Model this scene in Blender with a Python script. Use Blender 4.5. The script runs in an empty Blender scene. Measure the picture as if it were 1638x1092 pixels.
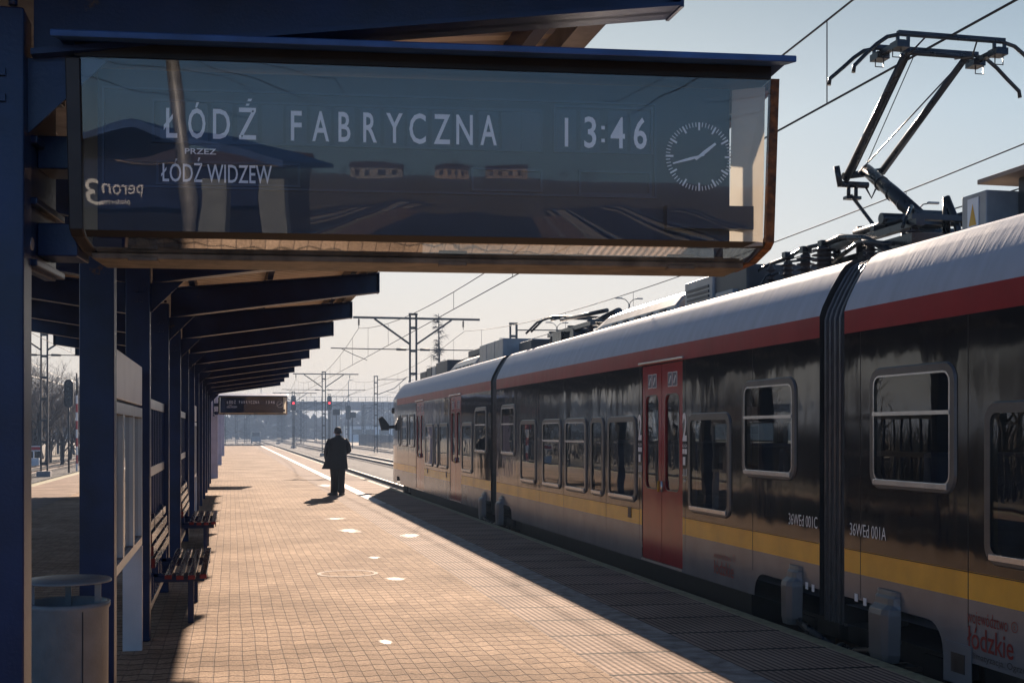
import bpy, math, random
from mathutils import Vector, Matrix
R = math.radians
SC = bpy.context.scene
COL = SC.collection

# ------------------------------------------------------------------ camera
EYE, FPX, PPX, HORY, YAW = 1.67, 2000.0, 819.0, 690.0, R(12.65)
cd = bpy.data.cameras.new('camera')
cd.sensor_width = 36.0
cd.lens = FPX / 1638 * 36
cd.shift_y = (HORY - 546) / 1638
cd.clip_start, cd.clip_end = 0.05, 5000
cam = bpy.data.objects.new('camera', cd)
COL.objects.link(cam)
cam.location = (0, 0, EYE)
cam.rotation_euler = (R(90), 0, -YAW)
SC.camera = cam

# ------------------------------------------------------------------ sky, sun, exposure
SUN_EL, SUN_AZ = R(21), R(12.5)          # azimuth measured from the track (+Y) towards +X
world = bpy.data.worlds.new('World')
SC.world = world
world.use_nodes = True
wn, wl = world.node_tree.nodes, world.node_tree.links
bg = wn['Background']
sky = wn.new('ShaderNodeTexSky')
sky.sky_type = 'NISHITA'
sky.sun_disc = False
sky.sun_elevation, sky.sun_rotation = SUN_EL, SUN_AZ
sky.air_density, sky.dust_density, sky.ozone_density = 1.0, 0.4, 2.0
den = wn.new('ShaderNodeVectorMath'); den.operation = 'MULTIPLY_ADD'
den.inputs[1].default_value = (.22, .22, .22); den.inputs[2].default_value = (1, 1, 1)
wl.new(sky.outputs[0], den.inputs[0])
com = wn.new('ShaderNodeVectorMath'); com.operation = 'DIVIDE'
wl.new(sky.outputs[0], com.inputs[0]); wl.new(den.outputs[0], com.inputs[1])
tc = wn.new('ShaderNodeTexCoord'); sx = wn.new('ShaderNodeSeparateXYZ')
wl.new(tc.outputs['Generated'], sx.inputs[0])
rp = wn.new('ShaderNodeValToRGB')
cr = rp.color_ramp
cr.elements[0].position = 0.0; cr.elements[0].color = (.98, .83, .72, 1)
cr.elements[1].position = 1.0; cr.elements[1].color = (.07, .13, .20, 1)
for p, c in ((.07, (.92, .83, .76)), (.15, (.86, .85, .83)), (.24, (.76, .82, .84)), (.36, (.44, .53, .58))):
    e = cr.elements.new(p); e.color = (*c, 1)
wl.new(sx.outputs[2], rp.inputs[0])
mx = wn.new('ShaderNodeMix'); mx.data_type = 'RGBA'; mx.blend_type = 'MULTIPLY'
mx.inputs[0].default_value = 1.0
# away from the sun the low sky is a clear blue instead of the cream of the sunward horizon
rp2 = wn.new('ShaderNodeValToRGB')
rp2.color_ramp.elements[0].position = 0.0; rp2.color_ramp.elements[0].color = (.74, 1.2, 1.6, 1)
rp2.color_ramp.elements[1].position = .5; rp2.color_ramp.elements[1].color = (.17, .28, .44, 1)
rp2.color_ramp.elements.new(.10).color = (.40, .74, 1.35, 1)
wl.new(sx.outputs[2], rp2.inputs[0])
mr = wn.new('ShaderNodeMapRange'); mr.inputs[1].default_value = .75; mr.inputs[2].default_value = -.2
wl.new(sx.outputs[1], mr.inputs[0])
ms = wn.new('ShaderNodeMix'); ms.data_type = 'RGBA'
wl.new(mr.outputs[0], ms.inputs[0]); wl.new(rp.outputs[0], ms.inputs[6]); wl.new(rp2.outputs[0], ms.inputs[7])
wl.new(com.outputs[0], mx.inputs[6]); wl.new(ms.outputs[2], mx.inputs[7])
wl.new(mx.outputs[2], bg.inputs[0])
bg.inputs[1].default_value = 0.12
sd = bpy.data.lights.new('sun', 'SUN')
sd.energy, sd.angle, sd.color = 5.0, R(.5), (1.0, .81, .65)
sun = bpy.data.objects.new('sun', sd)
COL.objects.link(sun)
sv = Vector((math.sin(SUN_AZ) * math.cos(SUN_EL), math.cos(SUN_AZ) * math.cos(SUN_EL), math.sin(SUN_EL)))
sun.rotation_euler = sv.to_track_quat('Z', 'Y').to_euler()
sun.location = sv * 60
vs = SC.view_settings
vs.view_transform, vs.look, vs.gamma, vs.use_curve_mapping = 'Standard', 'None', 1.0, False
vs.exposure = 1.25
SC.cycles.use_denoising = True
SC.cycles.max_bounces = 8
SC.cycles.transparent_max_bounces = 16
SC.cycles.volume_bounces = 0
SC.cycles.sample_clamp_indirect = 6

# ------------------------------------------------------------------ measuring: a pixel of the 1638 photo -> a real point
CY, SY = math.cos(YAW), math.sin(YAW)
def ray(px, py):
    a, b = (px - PPX) / FPX, (HORY - py) / FPX
    return Vector((a * CY + SY, CY - a * SY, b))
def on_z(px, py, z):
    r = ray(px, py); t = (z - EYE) / r.z
    return Vector((r.x * t, r.y * t, z))
def on_plane(px, py, p, n):
    r = ray(px, py); o = Vector((0, 0, EYE))
    return o + r * ((p - o).dot(n) / r.dot(n))

# ------------------------------------------------------------------ materials
def nm(name):
    m = bpy.data.materials.new(name); m.use_nodes = True
    return m, m.node_tree.nodes, m.node_tree.links
def N(nt, t, **kw):
    n = nt.new(t)
    for k, v in kw.items(): setattr(n, k, v)
    return n
def mat(name, col, rough=.5, metal=0, var=.15, scale=6, bump=0, bscale=60, coat=0, spec=.5, stretch=None, dirt=None):
    m, n, l = nm(name)
    b = n['Principled BSDF']
    b.inputs['Roughness'].default_value = rough
    b.inputs['Metallic'].default_value = metal
    b.inputs['Coat Weight'].default_value = coat
    b.inputs['Coat Roughness'].default_value = .06
    b.inputs['Specular IOR Level'].default_value = spec
    t = N(n, 'ShaderNodeTexCoord')
    src = t.outputs['Object']
    if stretch:
        mp = N(n, 'ShaderNodeMapping'); mp.inputs['Scale'].default_value = stretch
        l.new(src, mp.inputs[0]); src = mp.outputs[0]
    no = N(n, 'ShaderNodeTexNoise'); no.inputs['Scale'].default_value = scale; no.inputs['Detail'].default_value = 6
    l.new(src, no.inputs[0])
    r = N(n, 'ShaderNodeValToRGB')
    lo = dirt if dirt else tuple(c * (1 - var) for c in col)
    r.color_ramp.elements[0].position = .32; r.color_ramp.elements[0].color = (*lo, 1)
    r.color_ramp.elements[1].position = .68; r.color_ramp.elements[1].color = (*[min(1, c * (1 + var)) for c in col], 1)
    l.new(no.outputs[0], r.inputs[0]); l.new(r.outputs[0], b.inputs['Base Color'])
    ro = N(n, 'ShaderNodeMath', operation='MULTIPLY_ADD')
    ro.inputs[1].default_value = .25 * rough; ro.inputs[2].default_value = rough * .87
    l.new(no.outputs[0], ro.inputs[0]); l.new(ro.outputs[0], b.inputs['Roughness'])
    if bump:
        n2 = N(n, 'ShaderNodeTexNoise'); n2.inputs['Scale'].default_value = bscale; n2.inputs['Detail'].default_value = 4
        l.new(src, n2.inputs[0])
        bp = N(n, 'ShaderNodeBump'); bp.inputs['Strength'].default_value = bump; bp.inputs['Distance'].default_value = .02
        l.new(n2.outputs[0], bp.inputs['Height']); l.new(bp.outputs[0], b.inputs['Normal'])
    return m
def car_paint(name, col, rough=.10, wav=.0028, spec=.5):
    """glossy coach paint over slightly wavy sheet metal"""
    m, n, l = nm(name)
    b = n['Principled BSDF']
    b.inputs['Roughness'].default_value = rough
    b.inputs['Specular IOR Level'].default_value = spec
    t = N(n, 'ShaderNodeTexCoord')
    no = N(n, 'ShaderNodeTexNoise'); no.inputs['Scale'].default_value = 2.5; no.inputs['Detail'].default_value = 8
    l.new(t.outputs['Object'], no.inputs[0])
    r = N(n, 'ShaderNodeValToRGB')
    r.color_ramp.elements[0].position = .3; r.color_ramp.elements[0].color = (*[c * .85 for c in col], 1)
    r.color_ramp.elements[1].position = .7; r.color_ramp.elements[1].color = (*[min(1, c * 1.1 + .002) for c in col], 1)
    l.new(no.outputs[0], r.inputs[0]); l.new(r.outputs[0], b.inputs['Base Color'])
    mp = N(n, 'ShaderNodeMapping'); mp.inputs['Scale'].default_value = (1, 1.0, .45)
    l.new(t.outputs['Object'], mp.inputs[0])
    w = N(n, 'ShaderNodeTexNoise'); w.inputs['Scale'].default_value = 2.2; w.inputs['Detail'].default_value = 2.5
    l.new(mp.outputs[0], w.inputs[0])
    bp = N(n, 'ShaderNodeBump'); bp.inputs['Strength'].default_value = 1; bp.inputs['Distance'].default_value = wav * 2
    l.new(w.outputs[0], bp.inputs['Height']); l.new(bp.outputs[0], b.inputs['Normal'])
    # rain streaks and brake dust: dull vertical runs
    m2 = N(n, 'ShaderNodeMapping'); m2.inputs['Scale'].default_value = (1, 9, .6); l.new(t.outputs['Object'], m2.inputs[0])
    d = N(n, 'ShaderNodeTexNoise'); d.inputs['Scale'].default_value = 1.6; d.inputs['Detail'].default_value = 7; l.new(m2.outputs[0], d.inputs[0])
    rr = N(n, 'ShaderNodeMapRange'); rr.inputs[1].default_value = .45; rr.inputs[2].default_value = .75; rr.inputs[3].default_value = rough; rr.inputs[4].default_value = rough + .05
    l.new(d.outputs[0], rr.inputs[0]); l.new(rr.outputs[0], b.inputs['Roughness'])
    dm = N(n, 'ShaderNodeMapRange'); dm.inputs[1].default_value = .5; dm.inputs[2].default_value = .8; dm.inputs[4].default_value = .045; l.new(d.outputs[0], dm.inputs[0])
    dx = N(n, 'ShaderNodeMix', data_type='RGBA'); l.new(dm.outputs[0], dx.inputs[0]); l.new(r.outputs[0], dx.inputs[6]); dx.inputs[7].default_value = (.10, .082, .066, 1)
    l.new(dx.outputs[2], b.inputs['Base Color'])
    return m
def glass(name, tint, refl=1.45, boost=0.0, rough=0.0, wav=0):
    m, n, l = nm(name)
    for x in list(n):
        if x.type == 'BSDF_PRINCIPLED': n.remove(x)
    out = n['Material Output']
    tr = N(n, 'ShaderNodeBsdfTransparent'); tr.inputs[0].default_value = (*tint, 1)
    gl = N(n, 'ShaderNodeBsdfGlossy'); gl.inputs['Roughness'].default_value = rough
    fr = N(n, 'ShaderNodeFresnel')
    ge = N(n, 'ShaderNodeNewGeometry'); io = N(n, 'ShaderNodeMapRange')
    io.inputs[3].default_value = refl; io.inputs[4].default_value = 1 / refl
    l.new(ge.outputs['Backfacing'], io.inputs[0]); l.new(io.outputs[0], fr.inputs[0])
    ad = N(n, 'ShaderNodeMath', operation='ADD', use_clamp=True); ad.inputs[1].default_value = boost
    l.new(fr.outputs[0], ad.inputs[0])
    mi = N(n, 'ShaderNodeMixShader')
    l.new(ad.outputs[0], mi.inputs[0]); l.new(tr.outputs[0], mi.inputs[1]); l.new(gl.outputs[0], mi.inputs[2])
    l.new(mi.outputs[0], out.inputs[0])
    if wav:
        t = N(n, 'ShaderNodeTexCoord')
        w = N(n, 'ShaderNodeTexNoise'); w.inputs['Scale'].default_value = 1.6; w.inputs['Detail'].default_value = 2
        l.new(t.outputs['Object'], w.inputs[0])
        bp = N(n, 'ShaderNodeBump'); bp.inputs['Strength'].default_value = 1; bp.inputs['Distance'].default_value = wav
        l.new(w.outputs[0], bp.inputs['Height']); l.new(bp.outputs[0], gl.inputs['Normal'])
    return m
def emit(name, col, s):
    m, n, l = nm(name)
    b = n['Principled BSDF']
    b.inputs['Base Color'].default_value = (*[c * .3 for c in col], 1)
    b.inputs['Emission Color'].default_value = (*col, 1); b.inputs['Emission Strength'].default_value = s
    return m

def paving():
    m, n, l = nm('block_paving')
    b = n['Principled BSDF']; b.inputs['Roughness'].default_value = .9
    b.inputs['Specular IOR Level'].default_value = .08
    t = N(n, 'ShaderNodeTexCoord'); s = N(n, 'ShaderNodeSeparateXYZ'); l.new(t.outputs['Object'], s.inputs[0])
    # interlocking blocks: the cross joints run in a zig-zag
    pp = N(n, 'ShaderNodeMath', operation='PINGPONG'); pp.inputs[1].default_value = .1
    l.new(s.outputs[0], pp.inputs[0])
    wv = N(n, 'ShaderNodeTexNoise'); wv.inputs['Scale'].default_value = .8; wv.inputs['Detail'].default_value = 3
    l.new(t.outputs['Object'], wv.inputs[0])
    y1 = N(n, 'ShaderNodeMath', operation='MULTIPLY_ADD'); y1.inputs[1].default_value = .38
    l.new(pp.outputs[0], y1.inputs[0]); l.new(s.outputs[1], y1.inputs[2])
    y2 = N(n, 'ShaderNodeMath', operation='MULTIPLY_ADD'); y2.inputs[1].default_value = .05
    l.new(wv.outputs[0], y2.inputs[0]); l.new(y1.outputs[0], y2.inputs[2])
    x2 = N(n, 'ShaderNodeMath', operation='MULTIPLY_ADD'); x2.inputs[1].default_value = .04
    l.new(wv.outputs['Color'], x2.inputs[0]); l.new(s.outputs[0], x2.inputs[2])
    yh = N(n, 'ShaderNodeMath', operation='MULTIPLY'); yh.inputs[1].default_value = .5; l.new(y2.outputs[0], yh.inputs[0])
    c = N(n, 'ShaderNodeCombineXYZ'); l.new(x2.outputs[0], c.inputs[0]); l.new(yh.outputs[0], c.inputs[1])
    br = N(n, 'ShaderNodeTexBrick'); br.offset = 0
    br.inputs['Scale'].default_value = 1; br.inputs['Brick Width'].default_value = .1
    br.inputs['Row Height'].default_value = .1; br.inputs['Mortar Size'].default_value = .0001; br.inputs['Bias'].default_value = 0
    br.inputs['Color1'].default_value = (.50, .358, .248, 1); br.inputs['Color2'].default_value = (.375, .262, .178, 1)
    br.inputs['Mortar'].default_value = (.2, .14, .1, 1)
    def joint(src, half, width, peak):
        p_ = N(n, 'ShaderNodeMath', operation='PINGPONG'); p_.inputs[1].default_value = half; l.new(src, p_.inputs[0])
        q_ = N(n, 'ShaderNodeMapRange', interpolation_type='SMOOTHSTEP'); q_.inputs[1].default_value = width * .35; q_.inputs[2].default_value = width
        q_.inputs[3].default_value = peak; q_.inputs[4].default_value = 0; l.new(p_.outputs[0], q_.inputs[0]); return q_.outputs[0]
    jT = joint(y2.outputs[0], .1, .013, 1.0); jL = joint(x2.outputs[0], .05, .0065, .85)
    l.new(c.outputs[0], br.inputs[0])
    no = N(n, 'ShaderNodeTexNoise'); no.inputs['Scale'].default_value = .45; no.inputs['Detail'].default_value = 9; no.inputs['Roughness'].default_value = .65
    l.new(t.outputs['Object'], no.inputs[0])
    r = N(n, 'ShaderNodeValToRGB')
    r.color_ramp.elements[0].position = .34; r.color_ramp.elements[0].color = (.54, .48, .41, 1)
    r.color_ramp.elements[1].position = .66; r.color_ramp.elements[1].color = (1.16, 1.14, 1.12, 1)
    l.new(no.outputs[0], r.inputs[0])
    mxx = N(n, 'ShaderNodeMix', data_type='RGBA', blend_type='MULTIPLY'); mxx.inputs[0].default_value = 1
    ja = N(n, 'ShaderNodeMix', data_type='RGBA'); l.new(jL, ja.inputs[0]); l.new(br.outputs[0], ja.inputs[6]); ja.inputs[7].default_value = (.36, .26, .19, 1)
    jb = N(n, 'ShaderNodeMix', data_type='RGBA'); l.new(jT, jb.inputs[0]); l.new(ja.outputs[2], jb.inputs[6]); jb.inputs[7].default_value = (.030, .020, .014, 1)
    l.new(jb.outputs[2], mxx.inputs[6]); l.new(r.outputs[0], mxx.inputs[7])
    gn = N(n, 'ShaderNodeTexNoise'); gn.inputs['Scale'].default_value = 38; gn.inputs['Detail'].default_value = 5; gn.inputs['Roughness'].default_value = .7
    l.new(t.outputs['Object'], gn.inputs[0])
    g2 = N(n, 'ShaderNodeMapRange'); g2.inputs[1].default_value = .3; g2.inputs[2].default_value = .7; g2.inputs[3].default_value = .58; g2.inputs[4].default_value = 1.34
    l.new(gn.outputs[0], g2.inputs[0])
    mg = N(n, 'ShaderNodeMix', data_type='RGBA', blend_type='MULTIPLY'); mg.inputs[0].default_value = 1
    l.new(mxx.outputs[2], mg.inputs[6]); l.new(g2.outputs[0], mg.inputs[7]); mxx = mg
    # small dark droppings and gum stains
    vo = N(n, 'ShaderNodeTexVoronoi'); vo.inputs['Scale'].default_value = 1.4
    l.new(t.outputs['Object'], vo.inputs[0])
    vr = N(n, 'ShaderNodeValToRGB')
    vr.color_ramp.elements[0].position = .03; vr.color_ramp.elements[0].color = (.45, .42, .4, 1)
    vr.color_ramp.elements[1].position = .075; vr.color_ramp.elements[1].color = (1, 1, 1, 1)
    l.new(vo.outputs[0], vr.inputs[0])
    m3 = N(n, 'ShaderNodeMix', data_type='RGBA', blend_type='MULTIPLY'); m3.inputs[0].default_value = 1
    l.new(mxx.outputs[2], m3.inputs[6]); l.new(vr.outputs[0], m3.inputs[7])
    l.new(m3.outputs[2], b.inputs['Base Color'])
    fi = N(n, 'ShaderNodeTexNoise'); fi.inputs['Scale'].default_value = 55; fi.inputs['Detail'].default_value = 4
    l.new(t.outputs['Object'], fi.inputs[0])
    h = N(n, 'ShaderNodeMath', operation='MULTIPLY_ADD'); h.inputs[1].default_value = -.9
    jm = N(n, 'ShaderNodeMath', operation='MAXIMUM'); l.new(jT, jm.inputs[0]); l.new(jL, jm.inputs[1]); l.new(jm.outputs[0], h.inputs[0]); l.new(fi.outputs[0], h.inputs[2])
    h2 = N(n, 'ShaderNodeMath', operation='MULTIPLY_ADD'); h2.inputs[1].default_value = 3.5
    l.new(wv.outputs[0], h2.inputs[0]); l.new(h.outputs[0], h2.inputs[2])
    bp = N(n, 'ShaderNodeBump'); bp.inputs['Strength'].default_value = 1; bp.inputs['Distance'].default_value = .008
    l.new(h2.outputs[0], bp.inputs['Height']); l.new(bp.outputs[0], b.inputs['Normal'])
    return m
def ribbed():
    m, n, l = nm('ribbed_slabs')
    b = n['Principled BSDF']; b.inputs['Roughness'].default_value = .9; b.inputs['Specular IOR Level'].default_value = .08
    t = N(n, 'ShaderNodeTexCoord'); s = N(n, 'ShaderNodeSeparateXYZ'); l.new(t.outputs['Object'], s.inputs[0])
    pp = N(n, 'ShaderNodeMath', operation='PINGPONG'); pp.inputs[1].default_value = .026
    l.new(s.outputs[0], pp.inputs[0])
    g = N(n, 'ShaderNodeMath', operation='DIVIDE'); g.inputs[1].default_value = .026; l.new(pp.outputs[0], g.inputs[0])
    # cross joints, one per metre or so
    wv = N(n, 'ShaderNodeTexNoise'); wv.inputs['Scale'].default_value = .7; l.new(t.outputs['Object'], wv.inputs[0])
    yy = N(n, 'ShaderNodeMath', operation='MULTIPLY_ADD'); yy.inputs[1].default_value = .06
    l.new(wv.outputs[0], yy.inputs[0]); l.new(s.outputs[1], yy.inputs[2])
    ys = N(n, 'ShaderNodeMath', operation='MULTIPLY_ADD'); ys.inputs[1].default_value = .06
    l.new(s.outputs[0], ys.inputs[0]); l.new(yy.outputs[0], ys.inputs[2])
    jp = N(n, 'ShaderNodeMath', operation='PINGPONG'); jp.inputs[1].default_value = .42; l.new(ys.outputs[0], jp.inputs[0])
    jt = N(n, 'ShaderNodeMath', operation='LESS_THAN'); jt.inputs[1].default_value = .022; l.new(jp.outputs[0], jt.inputs[0])
    no = N(n, 'ShaderNodeTexNoise'); no.inputs['Scale'].default_value = 1.1; no.inputs['Detail'].default_value = 8
    l.new(t.outputs['Object'], no.inputs[0])
    r = N(n, 'ShaderNodeValToRGB')
    r.color_ramp.elements[0].position = .3; r.color_ramp.elements[0].color = (.27, .19, .142, 1)
    r.color_ramp.elements[1].position = .7; r.color_ramp.elements[1].color = (.45, .325, .245, 1)
    l.new(no.outputs[0], r.inputs[0])
    gr = N(n, 'ShaderNodeMath', operation='MULTIPLY_ADD'); gr.inputs[1].default_value = 1.1; gr.inputs[2].default_value = .28  # shade of the rib grooves put into the colour
    l.new(g.outputs[0], gr.inputs[0])
    m1 = N(n, 'ShaderNodeMix', data_type='RGBA', blend_type='MULTIPLY'); m1.inputs[0].default_value = 1
    l.new(r.outputs[0], m1.inputs[6]); l.new(gr.outputs[0], m1.inputs[7])
    m2 = N(n, 'ShaderNodeMix', data_type='RGBA'); l.new(jt.outputs[0], m2.inputs[0])
    l.new(m1.outputs[2], m2.inputs[6]); m2.inputs[7].default_value = (.03, .025, .02, 1)
    l.new(m2.outputs[2], b.inputs['Base Color'])
    h = N(n, 'ShaderNodeMath', operation='SUBTRACT'); l.new(g.outputs[0], h.inputs[0]); l.new(jt.outputs[0], h.inputs[1])
    h3 = N(n, 'ShaderNodeMath', operation='MULTIPLY_ADD'); h3.inputs[1].default_value = 2.2
    fi = N(n, 'ShaderNodeTexNoise'); fi.inputs['Scale'].default_value = 14; fi.inputs['Detail'].default_value = 6
    l.new(t.outputs['Object'], fi.inputs[0]); l.new(fi.outputs[0], h3.inputs[0]); l.new(h.outputs[0], h3.inputs[2])
    bp = N(n, 'ShaderNodeBump'); bp.inputs['Strength'].default_value = .8; bp.inputs['Distance'].default_value = .006
    l.new(h3.outputs[0], bp.inputs['Height']); l.new(bp.outputs[0], b.inputs['Normal'])
    return m
def gravel(name, c0, c1, scale=16, bump=1, big=.5):
    m, n, l = nm(name)
    b = n['Principled BSDF']; b.inputs['Roughness'].default_value = .9
    t = N(n, 'ShaderNodeTexCoord')
    v = N(n, 'ShaderNodeTexVoronoi'); v.inputs['Scale'].default_value = scale; l.new(t.outputs['Object'], v.inputs[0])
    no = N(n, 'ShaderNodeTexNoise'); no.inputs['Scale'].default_value = big; no.inputs['Detail'].default_value = 8
    l.new(t.outputs['Object'], no.inputs[0])
    ad = N(n, 'ShaderNodeMix', data_type='FLOAT'); ad.inputs[0].default_value = .55
    l.new(v.outputs['Color'], ad.inputs[2]); l.new(no.outputs[0], ad.inputs[3])
    r = N(n, 'ShaderNodeValToRGB')
    r.color_ramp.elements[0].position = .3; r.color_ramp.elements[0].color = (*c0, 1)
    r.color_ramp.elements[1].position = .7; r.color_ramp.elements[1].color = (*c1, 1)
    l.new(ad.outputs[0], r.inputs[0]); l.new(r.outputs[0], b.inputs['Base Color'])
    bp = N(n, 'ShaderNodeBump'); bp.inputs['Strength'].default_value = bump; bp.inputs['Distance'].default_value = .04
    l.new(v.outputs['Distance'], bp.inputs['Height']); l.new(bp.outputs[0], b.inputs['Normal'])
    return m

M = {
 'navy': mat('navy_steel_paint', (.006, .018, .068), .36, var=.35, scale=4, bump=.05, bscale=90),
 'navy_edge': mat('worn_blue_paint', (.030, .085, .24), .42, var=.3, scale=7),
 'bronze': mat('dark_anodised_frame', (.035, .030, .028), .42, .3, var=.3),
 'weathered': mat('weathered_grey_trim', (.17, .145, .115), .6, .2, var=.4, scale=14, bump=.2),
 'rust': mat('rusty_frame', (.20, .075, .022), .75, var=.6, scale=26, bump=.5, dirt=(.03, .016, .010)),
 'board': mat('indicator_board', (.012, .020, .040), .55, var=.2),
 'board2': mat('indicator_flap', (.020, .034, .066), .45, var=.2),
 'letter': mat('white_lettering', (.90, .91, .93), .6, var=.04),
 'black': mat('matt_black', (.012, .012, .013), .5, var=.3),
 'steel': mat('brushed_steel', (.46, .47, .48), .34, .85, var=.12, scale=20, stretch=(1, 1, .1)),
 'zinc': mat('galvanised_steel', (.34, .34, .34), .5, .5, var=.25, scale=9),
 'roofing': mat('profiled_roof_sheet', (.62, .54, .46), .45, .1, var=.14, scale=3),
 'bin': mat('grey_bin_enamel', (.20, .22, .225), .45, var=.14, scale=8, bump=.08),
 'slat': mat('dark_red_bench_slat', (.055, .016, .012), .27, var=.5, scale=3, stretch=(20, 1, 20), coat=.3),
 'slat_end': mat('red_slat_end', (.20, .018, .014), .5, var=.3),
 'whitepanel': mat('white_enamel_panel', (.62, .63, .62), .35, var=.1, scale=3),
 'lilac': mat('lilac_post_paint', (.40, .38, .44), .5, var=.12, scale=3),
 'cream': mat('cream_plastic', (.72, .66, .56), .5, var=.07, scale=5),
 'asphaltlip': mat('worn_concrete_lip', (.30, .27, .15), .8, var=.3, scale=12, bump=.5),
 'concrete': mat('concrete', (.30, .28, .26), .85, var=.2, scale=3, bump=.4, bscale=30),
 'whiteline': mat('worn_white_line', (.62, .58, .54), .7, var=.2, scale=5, bump=.3, bscale=80, dirt=(.33, .28, .24)),
 'wornline': mat('nearly_worn_off_line', (.40, .36, .32), .8, var=.12, scale=7, bump=.4, bscale=60, dirt=(.20, .165, .135)),
 'ringpaint': mat('scuffed_ring', (.42, .32, .24), .85, var=.1, scale=5, bump=.4, dirt=(.24, .165, .115)),
 'patch': mat('spilled_white_paint', (.80, .78, .74), .5, var=.06),
 'rail': mat('polished_rail', (.52, .50, .48), .22, 1, var=.15),
 'railside': mat('rusty_rail_web', (.10, .055, .035), .85, var=.3, scale=12),
 'sleeper': mat('concrete_sleeper', (.20, .185, .165), .9, var=.25),
 'ballast': gravel('ballast_stones', (.022, .020, .019), (.10, .088, .078), 18, 1),
 'ground': gravel('dry_ground', (.10, .082, .05), (.26, .20, .115), 5, .6, .08),
 'mast': mat('dark_mast_steel', (.045, .045, .046), .6, .2, var=.3, scale=5),
 'wire': mat('copper_wire', (.03, .028, .028), .5, .4),
 'porcelain': mat('dark_insulator', (.05, .035, .03), .2, var=.2),
 'coat': mat('black_wool_coat', (.011, .011, .013), .85, var=.3, scale=30, bump=.3),
 'trousers': mat('black_trousers', (.012, .012, .013), .8, var=.3, scale=30),
 'shoe': mat('black_leather', (.012, .011, .011), .35),
 'skin': mat('skin', (.30, .17, .12), .5, var=.08),
 'hair': mat('dark_grey_hair', (.030, .026, .024), .7, var=.4, scale=60),
 'bark': mat('bare_bark', (.050, .040, .033), .9, var=.4, scale=6),
 'bark2': mat('brown_twigs', (.085, .062, .045), .9, var=.4, scale=6),
 'bridge': mat('bridge_concrete', (.16, .16, .17), .85, var=.15, scale=.3),
 'signalred': emit('red_signal_lamp', (1, .02, .03), 3),
 'lens': mat('dark_lens', (.02, .02, .022), .15),
 'red': mat('red_enamel', (.42, .02, .02), .45, var=.15),
 'white': mat('white_enamel', (.74, .74, .73), .45, var=.08),
 'shade_paving': mat('shade_paving', (.05, .05, .052), .9, var=.2),
 'fence': mat('fence_mesh', (.10, .10, .10), .6, .4, var=.3),
 't_dark': car_paint('anthracite_coach_paint', (.010, .0092, .0095), .055),
 't_red': car_paint('red_coach_paint', (.27, .004, .013), .30, .0028, .10),
 't_yellow': car_paint('yellow_coach_paint', (.84, .42, .02), .22),
 't_grey': car_paint('grey_coach_paint', (.17, .175, .18), .20),
 't_white': mat('white_roof_paint', (.40, .44, .50), .60, var=.10, scale=3.0, bump=.06, bscale=9, stretch=(.5, 2.4, .5)),
 't_door': car_paint('red_door_paint', (.30, .008, .012), .14, .0028, .28),
 't_frame': mat('grey_window_frame', (.10, .10, .10), .32, .25, var=.15),
 't_bright': mat('bright_window_trim', (.62, .62, .62), .25, .8, var=.08),
 't_under': mat('black_underframe', (.008, .008, .008), .7, var=.3),
 't_roofgear': mat('grey_roof_housing', (.30, .29, .28), .42, .1, var=.2, scale=4),
 't_roofdark': mat('dark_roof_housing', (.045, .045, .048), .5, .1, var=.3, scale=4),
 't_rubber': mat('black_bellows_rubber', (.030, .032, .036), .40, var=.3),
 't_rib': mat('painted_rib_highlight', (.11, .115, .12), .35, var=.3, scale=9),
 't_in': mat('coach_interior', (.20, .20, .21), .6, var=.1),
 't_seat': mat('blue_seat_cloth', (.045, .07, .13), .85, var=.3),
 'silver': mat('silver_cover', (.15, .155, .16), .38, .45, var=.1, scale=5),
 'panto': mat('pantograph_tube', (.030, .033, .038), .28, .6, var=.2),
 't_mark': mat('white_marking', (.84, .86, .86), .5, var=.05),
 't_redmark': mat('red_marking', (.20, .010, .010), .5, var=.1),
 't_blackmark': mat('black_marking', (.012, .012, .014), .5),
 't_blue': mat('dark_blue_sticker', (.02, .03, .08), .4),
 'amber': mat('yellow_warning', (.62, .33, .02), .5, var=.1),
 'signglass': glass('sign_glass', (.97, .98, .99), 1.5, .038, .010, .002),
 'bevelglass': glass('bevel_glass', (.55, .55, .54), 1.8, .42, .02, .002),
 'plainglass': glass('plain_glass', (.9, .9, .88), 1.45, 0, 0, 0),
 'trainglass': glass('tinted_train_glass', (.40, .43, .44), 1.5, .02, 0, .0012),
 'panelglass': glass('panel_glass', (.55, .58, .60), 1.5, .02, 0, .001),
 'plainwall': mat('rendered_wall', (.36, .27, .20), .8, var=.15, scale=1.5),
 'rooftile': mat('dark_roof_tiles', (.09, .05, .04), .8, var=.3),
 'paving': paving(), 'ribbed': ribbed(),
}
def chipped(m):
    n, l = m.node_tree.nodes, m.node_tree.links; b = n['Principled BSDF']
    src = b.inputs['Base Color'].links[0].from_socket
    t = N(n, 'ShaderNodeTexCoord')
    a = N(n, 'ShaderNodeTexNoise'); a.inputs['Scale'].default_value = 5; a.inputs['Detail'].default_value = 10; a.inputs['Roughness'].default_value = .72; l.new(t.outputs['Object'], a.inputs[0])
    r = N(n, 'ShaderNodeMapRange'); r.inputs[1].default_value = .655; r.inputs[2].default_value = .70; l.new(a.outputs[0], r.inputs[0])
    x = N(n, 'ShaderNodeMix', data_type='RGBA'); l.new(r.outputs[0], x.inputs[0]); l.new(src, x.inputs[6]); x.inputs[7].default_value = (.085, .045, .026, 1)
    l.new(x.outputs[2], b.inputs['Base Color'])
for k_ in ('navy', 'navy_edge'): chipped(M[k_])
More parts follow.
